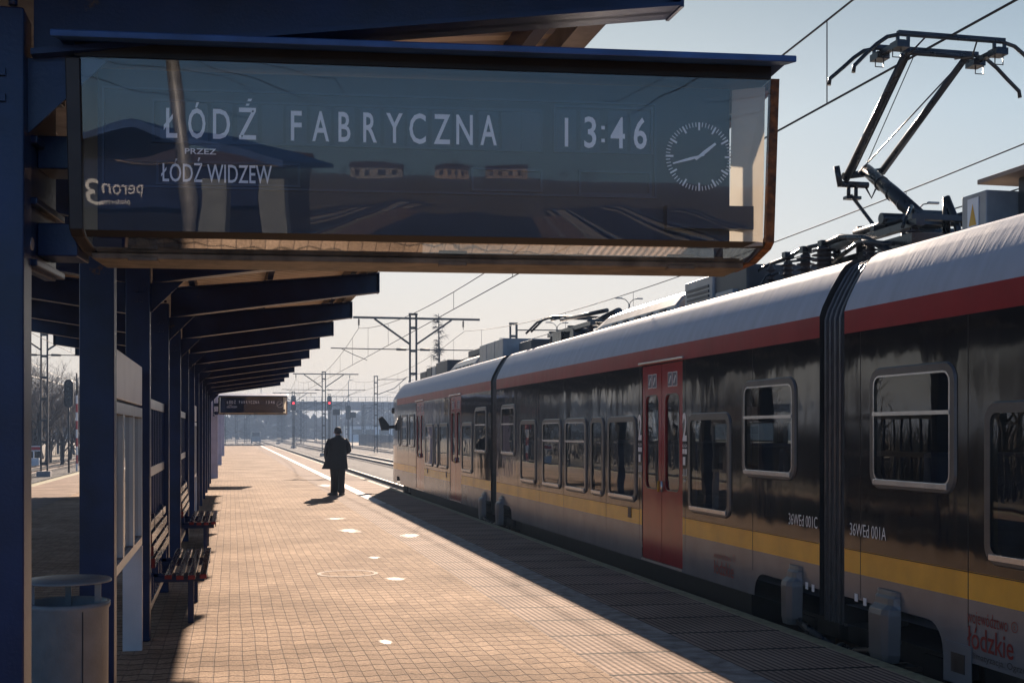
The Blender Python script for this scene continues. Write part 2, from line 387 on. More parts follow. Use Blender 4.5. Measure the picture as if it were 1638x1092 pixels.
def spill():
    m, n, l = nm('thin_white_spill')
    b = n['Principled BSDF']; b.inputs['Base Color'].default_value = (.74, .70, .64, 1); b.inputs['Roughness'].default_value = .6
    t = N(n, 'ShaderNodeTexCoord'); mp = N(n, 'ShaderNodeMapping'); mp.inputs['Location'].default_value = (-.5, -.5, 0); l.new(t.outputs['Generated'], mp.inputs[0])
    sp = N(n, 'ShaderNodeSeparateXYZ'); l.new(mp.outputs[0], sp.inputs[0]); cb = N(n, 'ShaderNodeCombineXYZ'); l.new(sp.outputs[0], cb.inputs[0]); l.new(sp.outputs[1], cb.inputs[1])
    ln = N(n, 'ShaderNodeVectorMath', operation='LENGTH'); l.new(cb.outputs[0], ln.inputs[0])
    no = N(n, 'ShaderNodeTexNoise'); no.inputs['Scale'].default_value = 9; no.inputs['Detail'].default_value = 8; l.new(t.outputs['Object'], no.inputs[0])
    ad = N(n, 'ShaderNodeMath', operation='MULTIPLY_ADD'); ad.inputs[1].default_value = .9; l.new(no.outputs[0], ad.inputs[0]); l.new(ln.outputs['Value'], ad.inputs[2])
    r = N(n, 'ShaderNodeMapRange'); r.inputs[1].default_value = .62; r.inputs[2].default_value = .92; r.inputs[3].default_value = .45; r.inputs[4].default_value = 0
    l.new(ad.outputs[0], r.inputs[0]); l.new(r.outputs[0], b.inputs['Alpha'])
    return m
M['patch'] = spill()
# translucent end panel: thin opal plastic that the sun shines through
def opal():
    m, n, l = nm('opal_plastic')
    b = n['Principled BSDF']; b.inputs['Base Color'].default_value = (.74, .68, .58, 1); b.inputs['Roughness'].default_value = .5
    tr = N(n, 'ShaderNodeBsdfTranslucent')
    t = N(n, 'ShaderNodeTexCoord'); no = N(n, 'ShaderNodeTexNoise'); no.inputs['Scale'].default_value = 7; no.inputs['Detail'].default_value = 5
    l.new(t.outputs['Object'], no.inputs[0])
    r = N(n, 'ShaderNodeValToRGB'); r.color_ramp.elements[0].color = (.50, .40, .28, 1); r.color_ramp.elements[1].color = (.85, .78, .66, 1)
    l.new(no.outputs[0], r.inputs[0]); l.new(r.outputs[0], tr.inputs[0])
    mi = N(n, 'ShaderNodeMixShader'); mi.inputs[0].default_value = .6
    l.new(b.outputs[0], mi.inputs[1]); l.new(tr.outputs[0], mi.inputs[2]); l.new(mi.outputs[0], n['Material Output'].inputs[0])
    return m
M['opal'] = opal()

# ------------------------------------------------------------------ mesh helpers
class MB:
    def __init__(s): s.v, s.f, s.m, s.sm = [], [], [], []
    def add(s, vs, fs, m=0, smooth=False):
        o = len(s.v); s.v += [Vector(p) for p in vs]
        for f in fs: s.f.append([i + o for i in f]); s.m.append(m); s.sm.append(smooth)
        return s
    def quad(s, a, b, c, d, m=0): return s.add([a, b, c, d], [(0, 1, 2, 3)], m)
    def poly(s, pts, m=0): return s.add(pts, [tuple(range(len(pts)))], m)
    def box(s, x0, x1, y0, y1, z0, z1, m=0):
        v = [(x, y, z) for x in (x0, x1) for y in (y0, y1) for z in (z0, z1)]
        return s.add(v, [(0, 1, 3, 2), (4, 6, 7, 5), (0, 4, 5, 1), (2, 3, 7, 6), (0, 2, 6, 4), (1, 5, 7, 3)], m)
    def beam(s, a, b, w, h, up=(0, 0, 1), m=0):
        a, b = Vector(a), Vector(b); d = (b - a).normalized(); u = Vector(up)
        r = d.cross(u)
        if r.length < 1e-4: r = d.cross(Vector((1, 0, 0)))
        r.normalize(); u = r.cross(d)
        v = []
        for p in (a, b):
            for i, j in ((-1, -1), (1, -1), (1, 1), (-1, 1)): v.append(p + r * (i * w / 2) + u * (j * h / 2))
        return s.add(v, [(0, 1, 2, 3), (7, 6, 5, 4), (0, 4, 5, 1), (1, 5, 6, 2), (2, 6, 7, 3), (3, 7, 4, 0)], m)
    def tube(s, pts, r, n=8, m=0, caps=True):
        pts = [Vector(p) for p in pts]
        rs = r if isinstance(r, (list, tuple)) else [r] * len(pts)
        rings = []; prev = None
        for i, p in enumerate(pts):
            d = (pts[min(i + 1, len(pts) - 1)] - pts[max(i - 1, 0)]).normalized()
            if prev is None:
                ref = Vector((0, 0, 1)) if abs(d.z) < .9 else Vector((1, 0, 0))
                x = d.cross(ref).normalized()
            else:
                x = (prev - d * prev.dot(d)).normalized()
            prev = x; y = d.cross(x)
            rings.append([p + (x * math.cos(2 * math.pi * k / n) + y * math.sin(2 * math.pi * k / n)) * rs[i] for k in range(n)])
        return s.loft(rings, m, caps, True)
    def loft(s, rings, m=0, caps=True, smooth=False, closed=True):
        n = len(rings[0]); v = [p for g in rings for p in g]; f = []
        for i in range(len(rings) - 1):
            for k in range(n if closed else n - 1):
                a, b = i * n + k, i * n + (k + 1) % n
                f.append((a, b, b + n, a + n))
        o = len(s.v)
        s.add(v, f, m, smooth)
        if caps:
            s.f.append([o + k for k in reversed(range(n))]); s.m.append(m); s.sm.append(False)
            s.f.append([o + (len(rings) - 1) * n + k for k in range(n)]); s.m.append(m); s.sm.append(False)
        return s
    def lathe(s, c, prof, n=20, m=0, caps=True):
        c = Vector(c)
        return s.loft([[c + Vector((r * math.cos(2 * math.pi * k / n), r * math.sin(2 * math.pi * k / n), z)) for k in range(n)] for r, z in prof], m, caps, True)
    def prism(s, poly, axis, a, b, m=0):
        """poly: 2D points in the other two axes (in xyz order), from a to b along axis"""
        def P(p, t):
            return (t, p[0], p[1]) if axis == 'x' else (p[0], t, p[1]) if axis == 'y' else (p[0], p[1], t)
        return s.loft([[P(p, a) for p in poly], [P(p, b) for p in poly]], m)
    def ring(s, outer, inner, m=0):
        n = len(outer)
        return s.add(list(outer) + list(inner), [(k, (k + 1) % n, n + (k + 1) % n, n + k) for k in range(n)], m)
    def text(s, body, org, ux, uz, h=None, w=None, m=0, center=True, ref=None, bold=0):
        """lettering lying on a surface: org = middle of the baseline, h = cap height, w = total width"""
        cu = bpy.data.curves.new('lettering', 'FONT'); cu.body = body; cu.size = 1; cu.resolution_u = 3; cu.offset = bold
        ob = bpy.data.objects.new('lettering', cu); COL.objects.link(ob)
        dg = bpy.context.evaluated_depsgraph_get(); dg.update()
        me = bpy.data.meshes.new_from_object(ob.evaluated_get(dg))
        vs_ = [v.co.copy() for v in me.vertices]; fs_ = [tuple(p.vertices) for p in me.polygons]
        bpy.data.objects.remove(ob); bpy.data.curves.remove(cu); bpy.data.meshes.remove(me)
        if not vs_: return s
        x0, x1 = min(v.x for v in vs_), max(v.x for v in vs_)
        cap = ref or .70
        sh = h / cap; sw = (w / (x1 - x0)) if w else sh
        xo = (x0 + x1) / 2 if center else x0
        org, ux, uz = Vector(org), Vector(ux).normalized(), Vector(uz).normalized()
        return s.add([org + ux * ((v.x - xo) * sw) + uz * (v.y * sh) for v in vs_], fs_, m)
    def build(s, name, mats, parent=None, bevel=0, smooth_angle=None, local=False):
        me = bpy.data.meshes.new(name)
        vs_ = s.v
        if parent is not None and not local:
            r = parent
            while r.parent: r = r.parent
            Mi = (Matrix.Translation(r.location) @ r.rotation_euler.to_matrix().to_4x4()).inverted()
            vs_ = [Mi @ p for p in s.v]
        me.from_pydata([tuple(p) for p in vs_], [], s.f)
        if not isinstance(mats, (list, tuple)): mats = [mats]
        for mm in mats: me.materials.append(M[mm])
        me.polygons.foreach_set('material_index', s.m)
        me.polygons.foreach_set('use_smooth', s.sm)
        me.update()
        o = bpy.data.objects.new(name, me); COL.objects.link(o)
        if parent is not None: o.parent = parent
        if bevel:
            b = o.modifiers.new('bevel', 'BEVEL'); b.width = bevel; b.segments = 2; b.limit_method = 'ANGLE'; b.angle_limit = R(40)
        return o
def tag(o, label=None, cat=None, group=None, kind=None):
    if label: o['label'] = label
    if cat: o['category'] = cat
    if group: o['group'] = group
    if kind: o['kind'] = kind
    return o
def thing(name, label, cat, loc=(0, 0, 0), rz=0, group=None):
    o = bpy.data.objects.new(name, None); COL.objects.link(o)
    o.location = loc; o.rotation_euler = (0, 0, rz); o.empty_display_size = .2
    return tag(o, label, cat, group)
def copy_tree(o, parent=None):
    c = o.copy(); COL.objects.link(c)
    if parent is not None: c.parent = parent
    for ch in list(o.children): copy_tree(ch, c)
    return c
def rrect(a0, a1, b0, b1, r, n=5):
    pts = []
    for cx, cy, s0 in ((a1 - r, b1 - r, 0), (a0 + r, b1 - r, 90), (a0 + r, b0 + r, 180), (a1 - r, b0 + r, 270)):
        for k in range(n + 1):
            t = R(s0 + 90 * k / n); pts.append((cx + r * math.cos(t), cy + r * math.sin(t)))
    return pts
def struct(o, kind='structure'): o['kind'] = kind; return o

# ================================================================== the setting
EDGE_R, EDGE_L, PEND = 4.63, -6.2, 150.0
RAILZ, BEDZ = -.55, -.74
mb = MB(); mb.quad((-700, -700, -.80), (700, -700, -.80), (700, 1000, -.80), (-700, 1000, -.80))
struct(mb.build('ground', 'ground'))
mb = MB(); mb.box(EDGE_L + .0, 4.55, -70, PEND, -.9, -.004)
struct(mb.build('platform_wall', 'concrete'))
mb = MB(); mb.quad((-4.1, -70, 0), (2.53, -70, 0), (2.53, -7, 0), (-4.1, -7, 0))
struct(mb.build('platform_painted_shade', 'shade_paving'))  # platform behind the camera, its shade put into a dark colour
mb = MB(); mb.quad((-4.1, -7, 0), (2.53, -7, 0), (2.53, PEND, 0), (-4.1, PEND, 0))
struct(mb.build('platform_paving', 'paving'))
mb = MB()
for a, b in ((2.53, 3.28), (3.53, 4.50), (-5.9, -4.1)): mb.quad((a, -70, .0), (b, -70, .0), (b, PEND, .0), (a, PEND, .0))
struct(mb.build('platform_slabs', 'ribbed'))
mb = MB()
mb.quad((3.28, 29, .0), (3.53, 29, .0), (3.53, PEND, .0), (3.28, PEND, .0))
struct(mb.build('platform_line', 'whiteline'))
mb = MB(); mb.quad((3.28, -70, .0), (3.53, -70, .0), (3.53, 29, .0), (3.28, 29, .0))
struct(mb.build('platform_worn_line', 'wornline'))
mb = MB(); mb.box(4.50, EDGE_R, -70, PEND, -.12, .004); mb.box(EDGE_L, -5.9, -70, PEND, -.12, .004)
struct(mb.build('platform_kerb', 'asphaltlip', bevel=.012))
# ballast beds
mb = MB()
mb.loft([[(x, y, z) for x, z in ((4.63, BEDZ), (14.0, BEDZ), (15.2, -.79))] for y in (-120, 420)], 0, False, False, False)
mb.loft([[(x, y, z) for x, z in ((-15.2, -.79), (-13.8, BEDZ), (-6.2, BEDZ))] for y in (-120, 420)], 0, False, False, False)
mb.loft([[(x, y, z) for x, z in ((-6.2, BEDZ + .003), (4.63, BEDZ + .003))] for y in (PEND, 420)], 0, False, False, False)
mb.loft([[(x, y, z) for x, z in ((15.4, -.79), (16.2, BEDZ), (20.0, BEDZ), (20.8, -.79))] for y in (-120, 420)], 0, False, False, False)
struct(mb.build('ballast_bed', 'ballast'))
def track(x, label, y0=-110, y1=400, bend=0):
    t = thing('railway_track', label, 'railway track', (x, 0, BEDZ))
    def xx(y): return x + (bend * max(0, y - 150) ** 2 / 1e4)
    ys = list(range(y0, y1 + 1, 15))
    for s in (-.7175, .7175):
        m = MB()
        prof = [(-.07, 0), (.07, 0), (.07, .02), (.012, .04), (.012, .115), (.036, .125), (.036, .16), (-.036, .16), (-.036, .125), (-.012, .115), (-.012, .04), (-.07, .02)]
        m.loft([[(xx(y) + s + px, y, RAILZ - .16 + pz) for px, pz in prof] for y in ys])
        top = MB(); 
        m.m = [0] * len(m.m)
        n = len(prof)
        for i in range(len(ys) - 1):
            for k in (5, 6, 7): m.m[i * n + k] = 1
        m.build('rail', ['railside', 'rail'], t)
    m = MB(); y = y0
    while y < min(y1, 260):
        c = xx(y); m.box(c - 1.25, c + 1.25, y, y + .24, -.79, BEDZ + .035); y += .6
    struct(m.build('sleepers', 'sleeper', t), 'stuff')
    return t
track(6.16, 'railway track under the dark passenger train beside the platform edge')
track(11.6, 'second railway track, just beyond the passenger train')
track(18.1, 'third railway track, nearest the wire fence on the right')
track(-7.75, 'railway track hidden below the left edge of the platform')
track(-11.8, 'railway track left of the lattice mast, seen between the blue canopy columns')

# white paint spills and a manhole on the paving
random.seed(5)
patches = [(560, 848, 46, 7, 'wide white paint spill on the sunny paving, brightest of the spills'),
           (655, 856, 42, 6, 'faint white smear on the ribbed slabs beside the train shadow'),
           (598, 891, 30, 4, 'small faint white spill beyond the round manhole ring'),
           (632, 925, 40, 6, 'pale white spill right of the round manhole ring'),
           (617, 1026, 34, 8, 'white chip of paint nearest the camera on the paving'),
           (536, 829, 36, 4, 'narrow white spill just in front of the man in black'),
           (520, 776, 28, 5, 'white spill on the paving left of the man in black')]
for px, py, w, h, lab in patches:
    c = on_z(px, py, .004); rx = w / 2 * (c.length / FPX); ry = abs((on_z(px, py - h / 2, 0) - on_z(px, py + h / 2, 0)).y) / 2
    n = 56; ph = [random.uniform(0, 6.28) for _ in range(5)]; wob = lambda a: 1 + .22 * math.sin(2 * a + ph[0]) + .16 * math.sin(3 * a + ph[1]) + .10 * math.sin(7 * a + ph[2]) + .06 * math.sin(13 * a + ph[3])
    o = MB().poly([(c.x + .85 * rx * math.cos(2 * math.pi * k / n) * wob(2 * math.pi * k / n), c.y + .85 * ry * math.sin(2 * math.pi * k / n) * wob(2 * math.pi * k / n), .004) for k in range(n)]).build('paint_spill', 'patch')
    tag(o, lab, 'paint spill', 'white paint spills on the platform')
c = on_z(556, 917, 0)
t = thing('manhole_cover', 'round manhole cover with pale ring set in the paving', 'manhole', (c.x, c.y, 0))
P = lambda r, z: [(c.x + r * math.cos(2 * math.pi * k / 40), c.y + r * math.sin(2 * math.pi * k / 40), z) for k in range(40)]
MB().ring(P(.36, .004), P(.31, .004)).build('ring', 'ringpaint', t)
MB().poly(P(.309, .003)).build('cover', 'paving', t)

# ================================================================== canopy
COLS = [4.16 + 3.1 * k for k in range(13)]
cx = -.72
t = thing('platform_canopy', 'long dark blue steel canopy with V shaped roof over the platform benches', 'canopy', (cx, 22, 0))
for k, y in enumerate(COLS):
    m = MB(); m.box(cx - .10, cx + .085, y, y + .16, 0, 3.0)
    m.build('column', 'navy', t, bevel=.006)
    m = MB()
    for s in (-1, 1):
        def pt(d, z): return (cx + s * d, z)
        # I section: web and flanges
        for (ya, yb, za, zb) in ((y + .085, y + .115, 0, 1), (y + .02, y + .18, 0, .06), (y + .02, y + .18, .94, 1)):
            pr = []
            for d, lo, hi in ((.102, 2.86, 3.17), (2.27, 3.175, 3.385)):
                pr.append((pt(d, lo + (hi - lo) * za), pt(d, lo + (hi - lo) * zb)))
            a, b = pr
            v = [(a[0][0], yy, a[0][1]) for yy in (ya, yb)] + [(a[1][0], yy, a[1][1]) for yy in (ya, yb)] + [(b[0][0], yy, b[0][1]) for yy in (ya, yb)] + [(b[1][0], yy, b[1][1]) for yy in (ya, yb)]
            m.add(v, [(0, 1, 3, 2), (4, 6, 7, 5), (0, 4, 5, 1), (2, 3, 7, 6), (0, 2, 6, 4), (1, 5, 7, 3)])
        e = cx + s * 2.27
        m.box(min(e, e + s * .012), max(e, e + s * .012), y + .02, y + .18, 3.17, 3.39)
    m.build('rafter', 'navy', t)
for y in COLS:
    m = MB()
    for sg_ in (-1, 1):
        x0 = cx + (.086 if sg_ > 0 else -.101)
        m.loft([[(x0, yy, 2.62), (x0, yy, 2.86), (x0 + sg_ * .26, yy, 2.885)] for yy in (y + .07, y + .085)])
        for z in (2.70, 2.78): m.box(cx + sg_ * .02 - .012, cx + sg_ * .02 + .012, y - .012, y, z, z + .024)
    for bx_, bz_ in ((-.06, 2.93), (.05, 2.93), (-.06, 3.02), (.05, 3.02)): m.lathe((cx + bx_, y + .018, bz_), [(.014, -.012), (.014, .012)], 6)
    m.build('gusset_plate', 'navy', t)
def roofz(d, off=0): return 3.17 + (3.385 - 3.17) * (d - .1) / 2.17 + off
for s in (-1, 1):
    for d in (.32, 1.12, 2.0):
        z = roofz(d, .012); x = cx + s * d
        m = MB(); m.box(x - .03, x + .03, 3.2, 42.3, z, z + .12); m.build('purlin', 'navy', t)
    m = MB()
    # corrugated sheet, ribs running down the slope
    prof = []; y = 3.2
    while y < 42.3:
        prof += [(y, 0), (y + .07, 0), (y + .09, .04), (y + .13, .04)]; y += .15
    a, b = cx + s * .06, cx + s * 2.26
    m.loft([[(a, yy, roofz(.06, .135) + h) for yy, h in prof], [(b, yy, roofz(2.22, .135) + h) for yy, h in prof]], 0, False, False, False)
    m.build('roof_sheet', 'roofing', t)
    m = MB(); m.box(min(cx + s * 2.16, cx + s * 2.235), max(cx + s * 2.16, cx + s * 2.27), 3.2, 42.3, 3.392, 3.50); m.build('edge_beam', 'zinc', t, bevel=.004)
MB().box(cx - .13, cx + .13, 3.2, 42.3, 3.16, 3.2).build('gutter', 'zinc', t)
m = MB()
m.tube([(.35, 3.25, 3.20), (-.3, 3.6, 3.13), (-2.6, 3.7, 3.2)], .024, 8)
m.build('conduit', 'black', t)

# ================================================================== destination sign
def make_sign(loc, rz, label):
    t = thing('destination_sign', label, 'destination sign', loc, rz)
    W = 2.30
    # local frame: x along the sign, y away from the reader, z absolute
    front = [(0, 2.868), (.056, 2.325), (.09, 2.307), (.25, 2.280)]
    back = [(.50, 2.280), (.66, 2.307), (.70, 2.325), (.75, 2.868)]
    prof = front + back
    L = True
    # glazed front with two bevels at the foot
    m = MB(); m.quad((.02, 0, 2.868), (W, 0, 2.868), (W, .056, 2.325), (.02, .056, 2.325)); m.build('front_glass', 'signglass', t, local=L)
    m = MB(); m.quad((.02, .056, 2.325), (W, .056, 2.325), (W, .09, 2.307), (.02, .09, 2.307), 1)
    m.quad((.02, .09, 2.307), (W, .09, 2.307), (W, .25, 2.280), (.02, .25, 2.280), 0); m.build('lower_glass', ['bevelglass', 'black'], t, local=L)
    m = MB(); m.quad((0, .70, 2.325), (W, .70, 2.325), (W, .75, 2.868), (0, .75, 2.868)); m.quad((0, .5, 2.280), (W, .5, 2.280), (W, .7, 2.325), (0, .7, 2.325))
    m.build('back_glass', 'panelglass', t, local=L)
    # frame: bottom tray with its lip, top rail, left end plate, thin crease bar
    m = MB(); m.box(0, W - .02, .251, .50, 2.258, 2.2795); m.box(.02, W - .03, .26, .49, 2.2798, 2.296)
    for u in (.12, 1.18, 2.0): m.box(u, u + .1, .246, .30, 2.252, 2.268)
    m.build('bottom_tray', 'weathered', t, bevel=.004, local=L)
    m = MB(); m.box(0, W, .0, .75, 2.872, 2.915); m.build('top_rail', 'black', t, local=L)
    m = MB(); m.prism([(y, z) for y, z in prof], 'x', -.03, .015); m.build('end_plate', 'bronze', t, bevel=.004, local=L)
    # rusty right end frame: a band round the section, open in the middle
    def inner(k): return [(.375 + (y - .375) * k, 2.56 + (z - 2.56) * k) for y, z in prof]
    m = MB()
    o0, i0 = [(W, y, z) for y, z in inner(1.012)], [(W, y, z) for y, z in inner(.92)]
    o1, i1 = [(W + .028, y, z) for y, z in inner(1.012)], [(W + .028, y, z) for y, z in inner(.92)]
    m.ring(o0, i0); m.ring(i1, o1); m.ring(o1, o0); m.ring(i0, i1); m.build('rusty_frame', 'rust', t, local=L)
    m = MB(); m.poly([(W + .012, y, z) for y, z in inner(.93)]); m.build('end_pane', 'plainglass', t, local=L)
    # reflector behind the right edge of the glass
    m = MB(); m.quad((2.185, .115, 2.31), (2.285, .045, 2.31), (2.285, .02, 2.85), (2.185, .075, 2.85)); m.build('reflector', 'opal', t, local=L)
    # visor
    m = MB(); m.prism([(-.13, 2.893), (-.13, 2.915), (.37, 3.0), (.88, 2.915), (.88, 2.893), (.76, 2.9165), (-.01, 2.9165)], 'x', -.045, W + .045); m.build('visor', 'navy_edge', t, bevel=.004, local=L)
    # indicator board
    B = .105
    m = MB(); m.box(.05, 2.185, B, B + .03, 2.31, 2.862); bd = m.build('indicator_board', 'board', t, local=L)
    def frame(m, x0, x1, z0, z1, w=.008, d=.006):
        m.box(x0, x1, B - d, B, z1 - w, z1); m.box(x0, x1, B - d, B, z0, z0 + w)
        m.box(x0, x0 + w, B - d, B, z0 + w, z1 - w); m.box(x1 - w, x1, B - d, B, z0 + w, z1 - w)
    Tm = Matrix.Translation(Vector((-.49, 4.21, 0))) @ Matrix.Rotation(R(-6), 4, 'Z')
    pn = Tm.to_3x3() @ Vector((0, 1, 0)); pp = Tm @ Vector((0, B - .003, 0)); Ti = Tm.inverted()
    def S(px, py): p = Ti @ on_plane(px, py, pp, pn); return p.x, p.z
    m = MB()
    for a, b in (((163, 138), (1050, 318)), ((243, 158), (868, 244)), ((886, 168), (1044, 248)), ((250, 256), (480, 300)), ((754, 268), (868, 308)), ((926, 272), (1042, 314))):
        x0, z1 = S(*a); x1, z0 = S(*b); frame(m, x0, x1, z0, z1)
    m.build('frame_bar', 'board2', bd, local=L)
    m = MB(); letters = 'ŁÓDŹ FABRYCZNA  13:46'
    spots = [(273, 'Ł'), (315, 'Ó'), (354.5, 'D'), (396, 'Ź'), (436, ''), (474, 'F'), (513, 'A'), (551, 'B'), (592, 'R'), (631, 'Y'), (668, 'C'), (707, 'Z'), (743, 'N'), (781.5, 'A'), (818, ''), (850, ''), (906, '1'), (944, '3'), (964.5, ':'), (988, '4'), (1024, '6')]
    fl = MB()
    ux, uz = (1, 0, 0), (0, 0, 1)
    for px, ch in spots:
        base = 220 + (px - 273) * (233 - 221) / (781 - 273)
        x, z = S(px, base); x2, z2 = S(px, base - 46)
        if ch != ':': fl.box(x - .034, x + .034, B - .0025, B, z - .02, z2 + .028)
        if ch:
            if ch == ':':
                m.box(x - .006, x + .006, B - .006, B - .004, z + .018, z + .030); m.box(x - .006, x + .006, B - .006, B - .004, z + .062, z + .074)
            elif ch == '1':
                m.box(x - .006, x + .006, B - .006, B - .004, z, z2)
            else:
                ww = {'Ł': .044, 'F': .036, 'B': .040, 'R': .046, '3': .042, '4': .050, '6': .046}.get(ch, .056)
                m.text(ch, (x, B - .005, z), ux, uz, h=z2 - z, w=ww, bold=.012, ref={'3': .66, '4': .66, '6': .66}.get(ch, .68))
    fl.build('flap', 'board2', bd, local=L)
    m.build('destination_text', 'letter', bd, local=L); m = MB()
    x, z = S(321, 247); m.text('PRZEZ', (x, B - .006, z), ux, uz, h=.018, w=.102, bold=.015, ref=.68)
    x, z = S(347, 293); m.text('ŁÓDŹ WIDZEW', (x, B - .006, z + .002), ux, uz, h=.058, w=.360, bold=.008, ref=.68)
    m.build('via_text', 'letter', bd, local=L); m = MB()
    # maker's plate
    x0, z1 = S(1162, 350); x1, z0 = S(1195, 363)
    m.box(x0, x0 + .020, B - .006, B - .004, z0 + .008, z1)
    for k in range(4): m.box(x0 + .023, x1 - .004 * k, B - .006, B - .004, z1 - .002 - .005 * k, z1 + .001 - .005 * k)
    m.box(x0, x1, B - .006, B - .004, z0, z0 + .002)
    m.text('PKZ', (x0 + .0105, B - .0065, z0 + .012), ux, uz, h=.010, w=.015, m=1)
    m.build('maker_plate', ['letter', 'board'], bd, local=L); m = MB()
    # clock
    xc, zc = S(1118, 251); rc = .1185
    for k in range(60):
        a = 2 * math.pi * k / 60; big = k % 5 == 0
        d = Vector((math.sin(a), 0, math.cos(a))); p = Vector((xc, B - .006, zc))
        m.beam(p + d * (rc * (.77 if big else .87)), p + d * rc, .0062 if big else .0030, .002, (0, 1, 0))
    m.build('clock_dial', 'letter', bd, local=L)
    h = MB(); p = Vector((xc, B - .010, zc))
    for ang, ln, w0, w1 in ((R(51.5), .074, .012, .008), (R(254), .099, .010, .005)):
        d = Vector((math.sin(ang), 0, math.cos(ang))); q = Vector((d.z, 0, -d.x))
        a, b, e = p - d * .018, p + d * ln * .35, p + d * ln
        h.poly([a + q * w1 * .5, b + q * w0 * .5, e + q * w1 * .5, e - q * w1 * .5, b - q * w0 * .5, a - q * w1 * .5])
        p = p - Vector((0, .003, 0))
    h.build('clock_hand', 'letter', bd, local=L)
    m = MB(); x0, z1 = S(1062, 331); x1, z0 = S(1199, 372); m.box(x0, x1, B - .05, B - .002, z0 + .004, z1); m.build('corner_box', 'board', t, local=L)
    # bracket to the column
    m = MB()
    for z in (2.31, 2.60): m.box(-.16, -.031, .18, .36, z - .055, z + .055)
    m.box(-.20, -.161, .10, .44, 2.20, 2.86)
    for z in (2.22, 2.42, 2.62, 2.83): m.box(-.20, -.135, .08, .46, z - .012, z + .012)
    m.build('bracket', 'navy', t, bevel=.004, local=L)
    m = MB()
    for z in (2.28, 2.78): m.tube([(-.52, .085, z), (-.16, .085, z)], .012, 8); m.tube([(-.165, .085, z), (-.15, .085, z)], .022, 6)
    m.build('clamp_rod', 'zinc', t, local=L)
    return t
sign = make_sign((-.49, 4.21, 0), R(-6), 'large glazed destination sign reading ŁÓDŹ FABRYCZNA with a clock, close to the camera')
s2 = copy_tree(sign); s2.location = (-.42, 44.4, 0); s2.rotation_euler = (0, 0, R(-2))
s2['label'] = 'small far destination sign at the end of the blue canopy, seen dark against the light'

# plate with bolts on the nearest column
t = thing('junction_plate', 'grey metal plate bolted on the nearest blue column at the left edge', 'plate', (-.86, 4.13, 2.78))
MB().box(-.90, -.735, 4.125, 4.158, 2.70, 2.85).build('plate', 'zinc', t, bevel=.004)

# ================================================================== benches
def bench():
    t = thing('platform_bench', '', 'bench')
    Ln = 2.45
    for k in range(4):
        x = .02 + k * .094
        m = MB()
        m.loft([[(x, y, .44 + .006 * abs(k - 1.5)), (x + .058, y, .44 + .006 * abs(k - 1.5)), (x + .058, y, .475 + .006 * abs(k - 1.5)), (x, y, .475 + .006 * abs(k - 1.5))] for y in (0, .004, Ln - .004, Ln)])
        m.m = [1 if (i < 4 or i >= 8) else 0 for i in range(len(m.m))]
        m.build('seat_slat', ['slat', 'slat_end'], t, bevel=.006, local=True)
        z = .545 + k * .10; dx = -.055 - k * .012
        m = MB(); m.box(dx - .03, dx, 0, Ln, z, z + .078)
        m.build('back_slat', 'slat_end' if False else 'slat', t, bevel=.006, local=True)
        m = MB(); m.box(dx - .031, dx + .001, -.004, -.0005, z, z + .078); m.build('slat_end', 'slat_end', t, local=True)
    for y in (.55, Ln - .55):
        m = MB()
        m.box(.19, .24, y, y + .05, 0, .41); m.box(-.16, .358, y, y + .05, .41, .439)
        m.box(-.10, .33, y + .01, y + .04, .36, .409)
        m.loft([[(-.10, yy, .41), (-.055, yy, .41), (-.092, yy, .96), (-.122, yy, .96)] for yy in (y, y + .05)])
        m.box(.345, .357, y, y + .05, .38, .409)
        m.build('leg', 'navy', t, bevel=.004, local=True)
    return t
bench_labels = ['slatted bench with dark red slat ends, nearest of the benches under the canopy',
                'slatted bench with dark red slat ends, second one further under the canopy']
b0 = bench(); b0.location = (-.56, 10.72, 0)
b1 = copy_tree(b0); b1.location = (-.56, 16.92, 0)
for b, l in zip((b0, b1), bench_labels): b['label'] = l; b['group'] = 'slatted benches along the canopy columns'

# ================================================================== barred windscreens between columns
def windscreen():
    t = thing('barred_screen', '', 'screen')
    m = MB(); m.box(-.02, .02, 0, 2.9, 1.87, 1.955); m.build('top_rail', 'steel', t, bevel=.003, local=True)
    m = MB(); m.box(-.02, .02, 0, 2.9, 1.28, 1.36); m.build('middle_rail', 'steel', t, bevel=.003, local=True)
    m = MB(); m.box(-.02, .02, 0, 2.9, .12, .18); m.build('bottom_rail', 'steel', t, bevel=.003, local=True)
    for k in range(11):
        y = .08 + k * .272
        m = MB(); m.box(-.012, .012, y, y + .03, .18, 1.28); m.box(-.012, .012, y, y + .03, 1.36, 1.87); m.build('bar', 'navy', t, local=True)
    return t
w0 = windscreen(); w0.location = (-.70, 10.57, 0)
w1 = copy_tree(w0); w1.location = (-.70, 16.77, 0)
for w, l in ((w0, 'blue barred screen with steel rails behind the nearest slatted bench'), (w1, 'blue barred screen with steel rails behind the second slatted bench')):
    w['label'] = l; w['group'] = 'barred screens between the canopy columns'

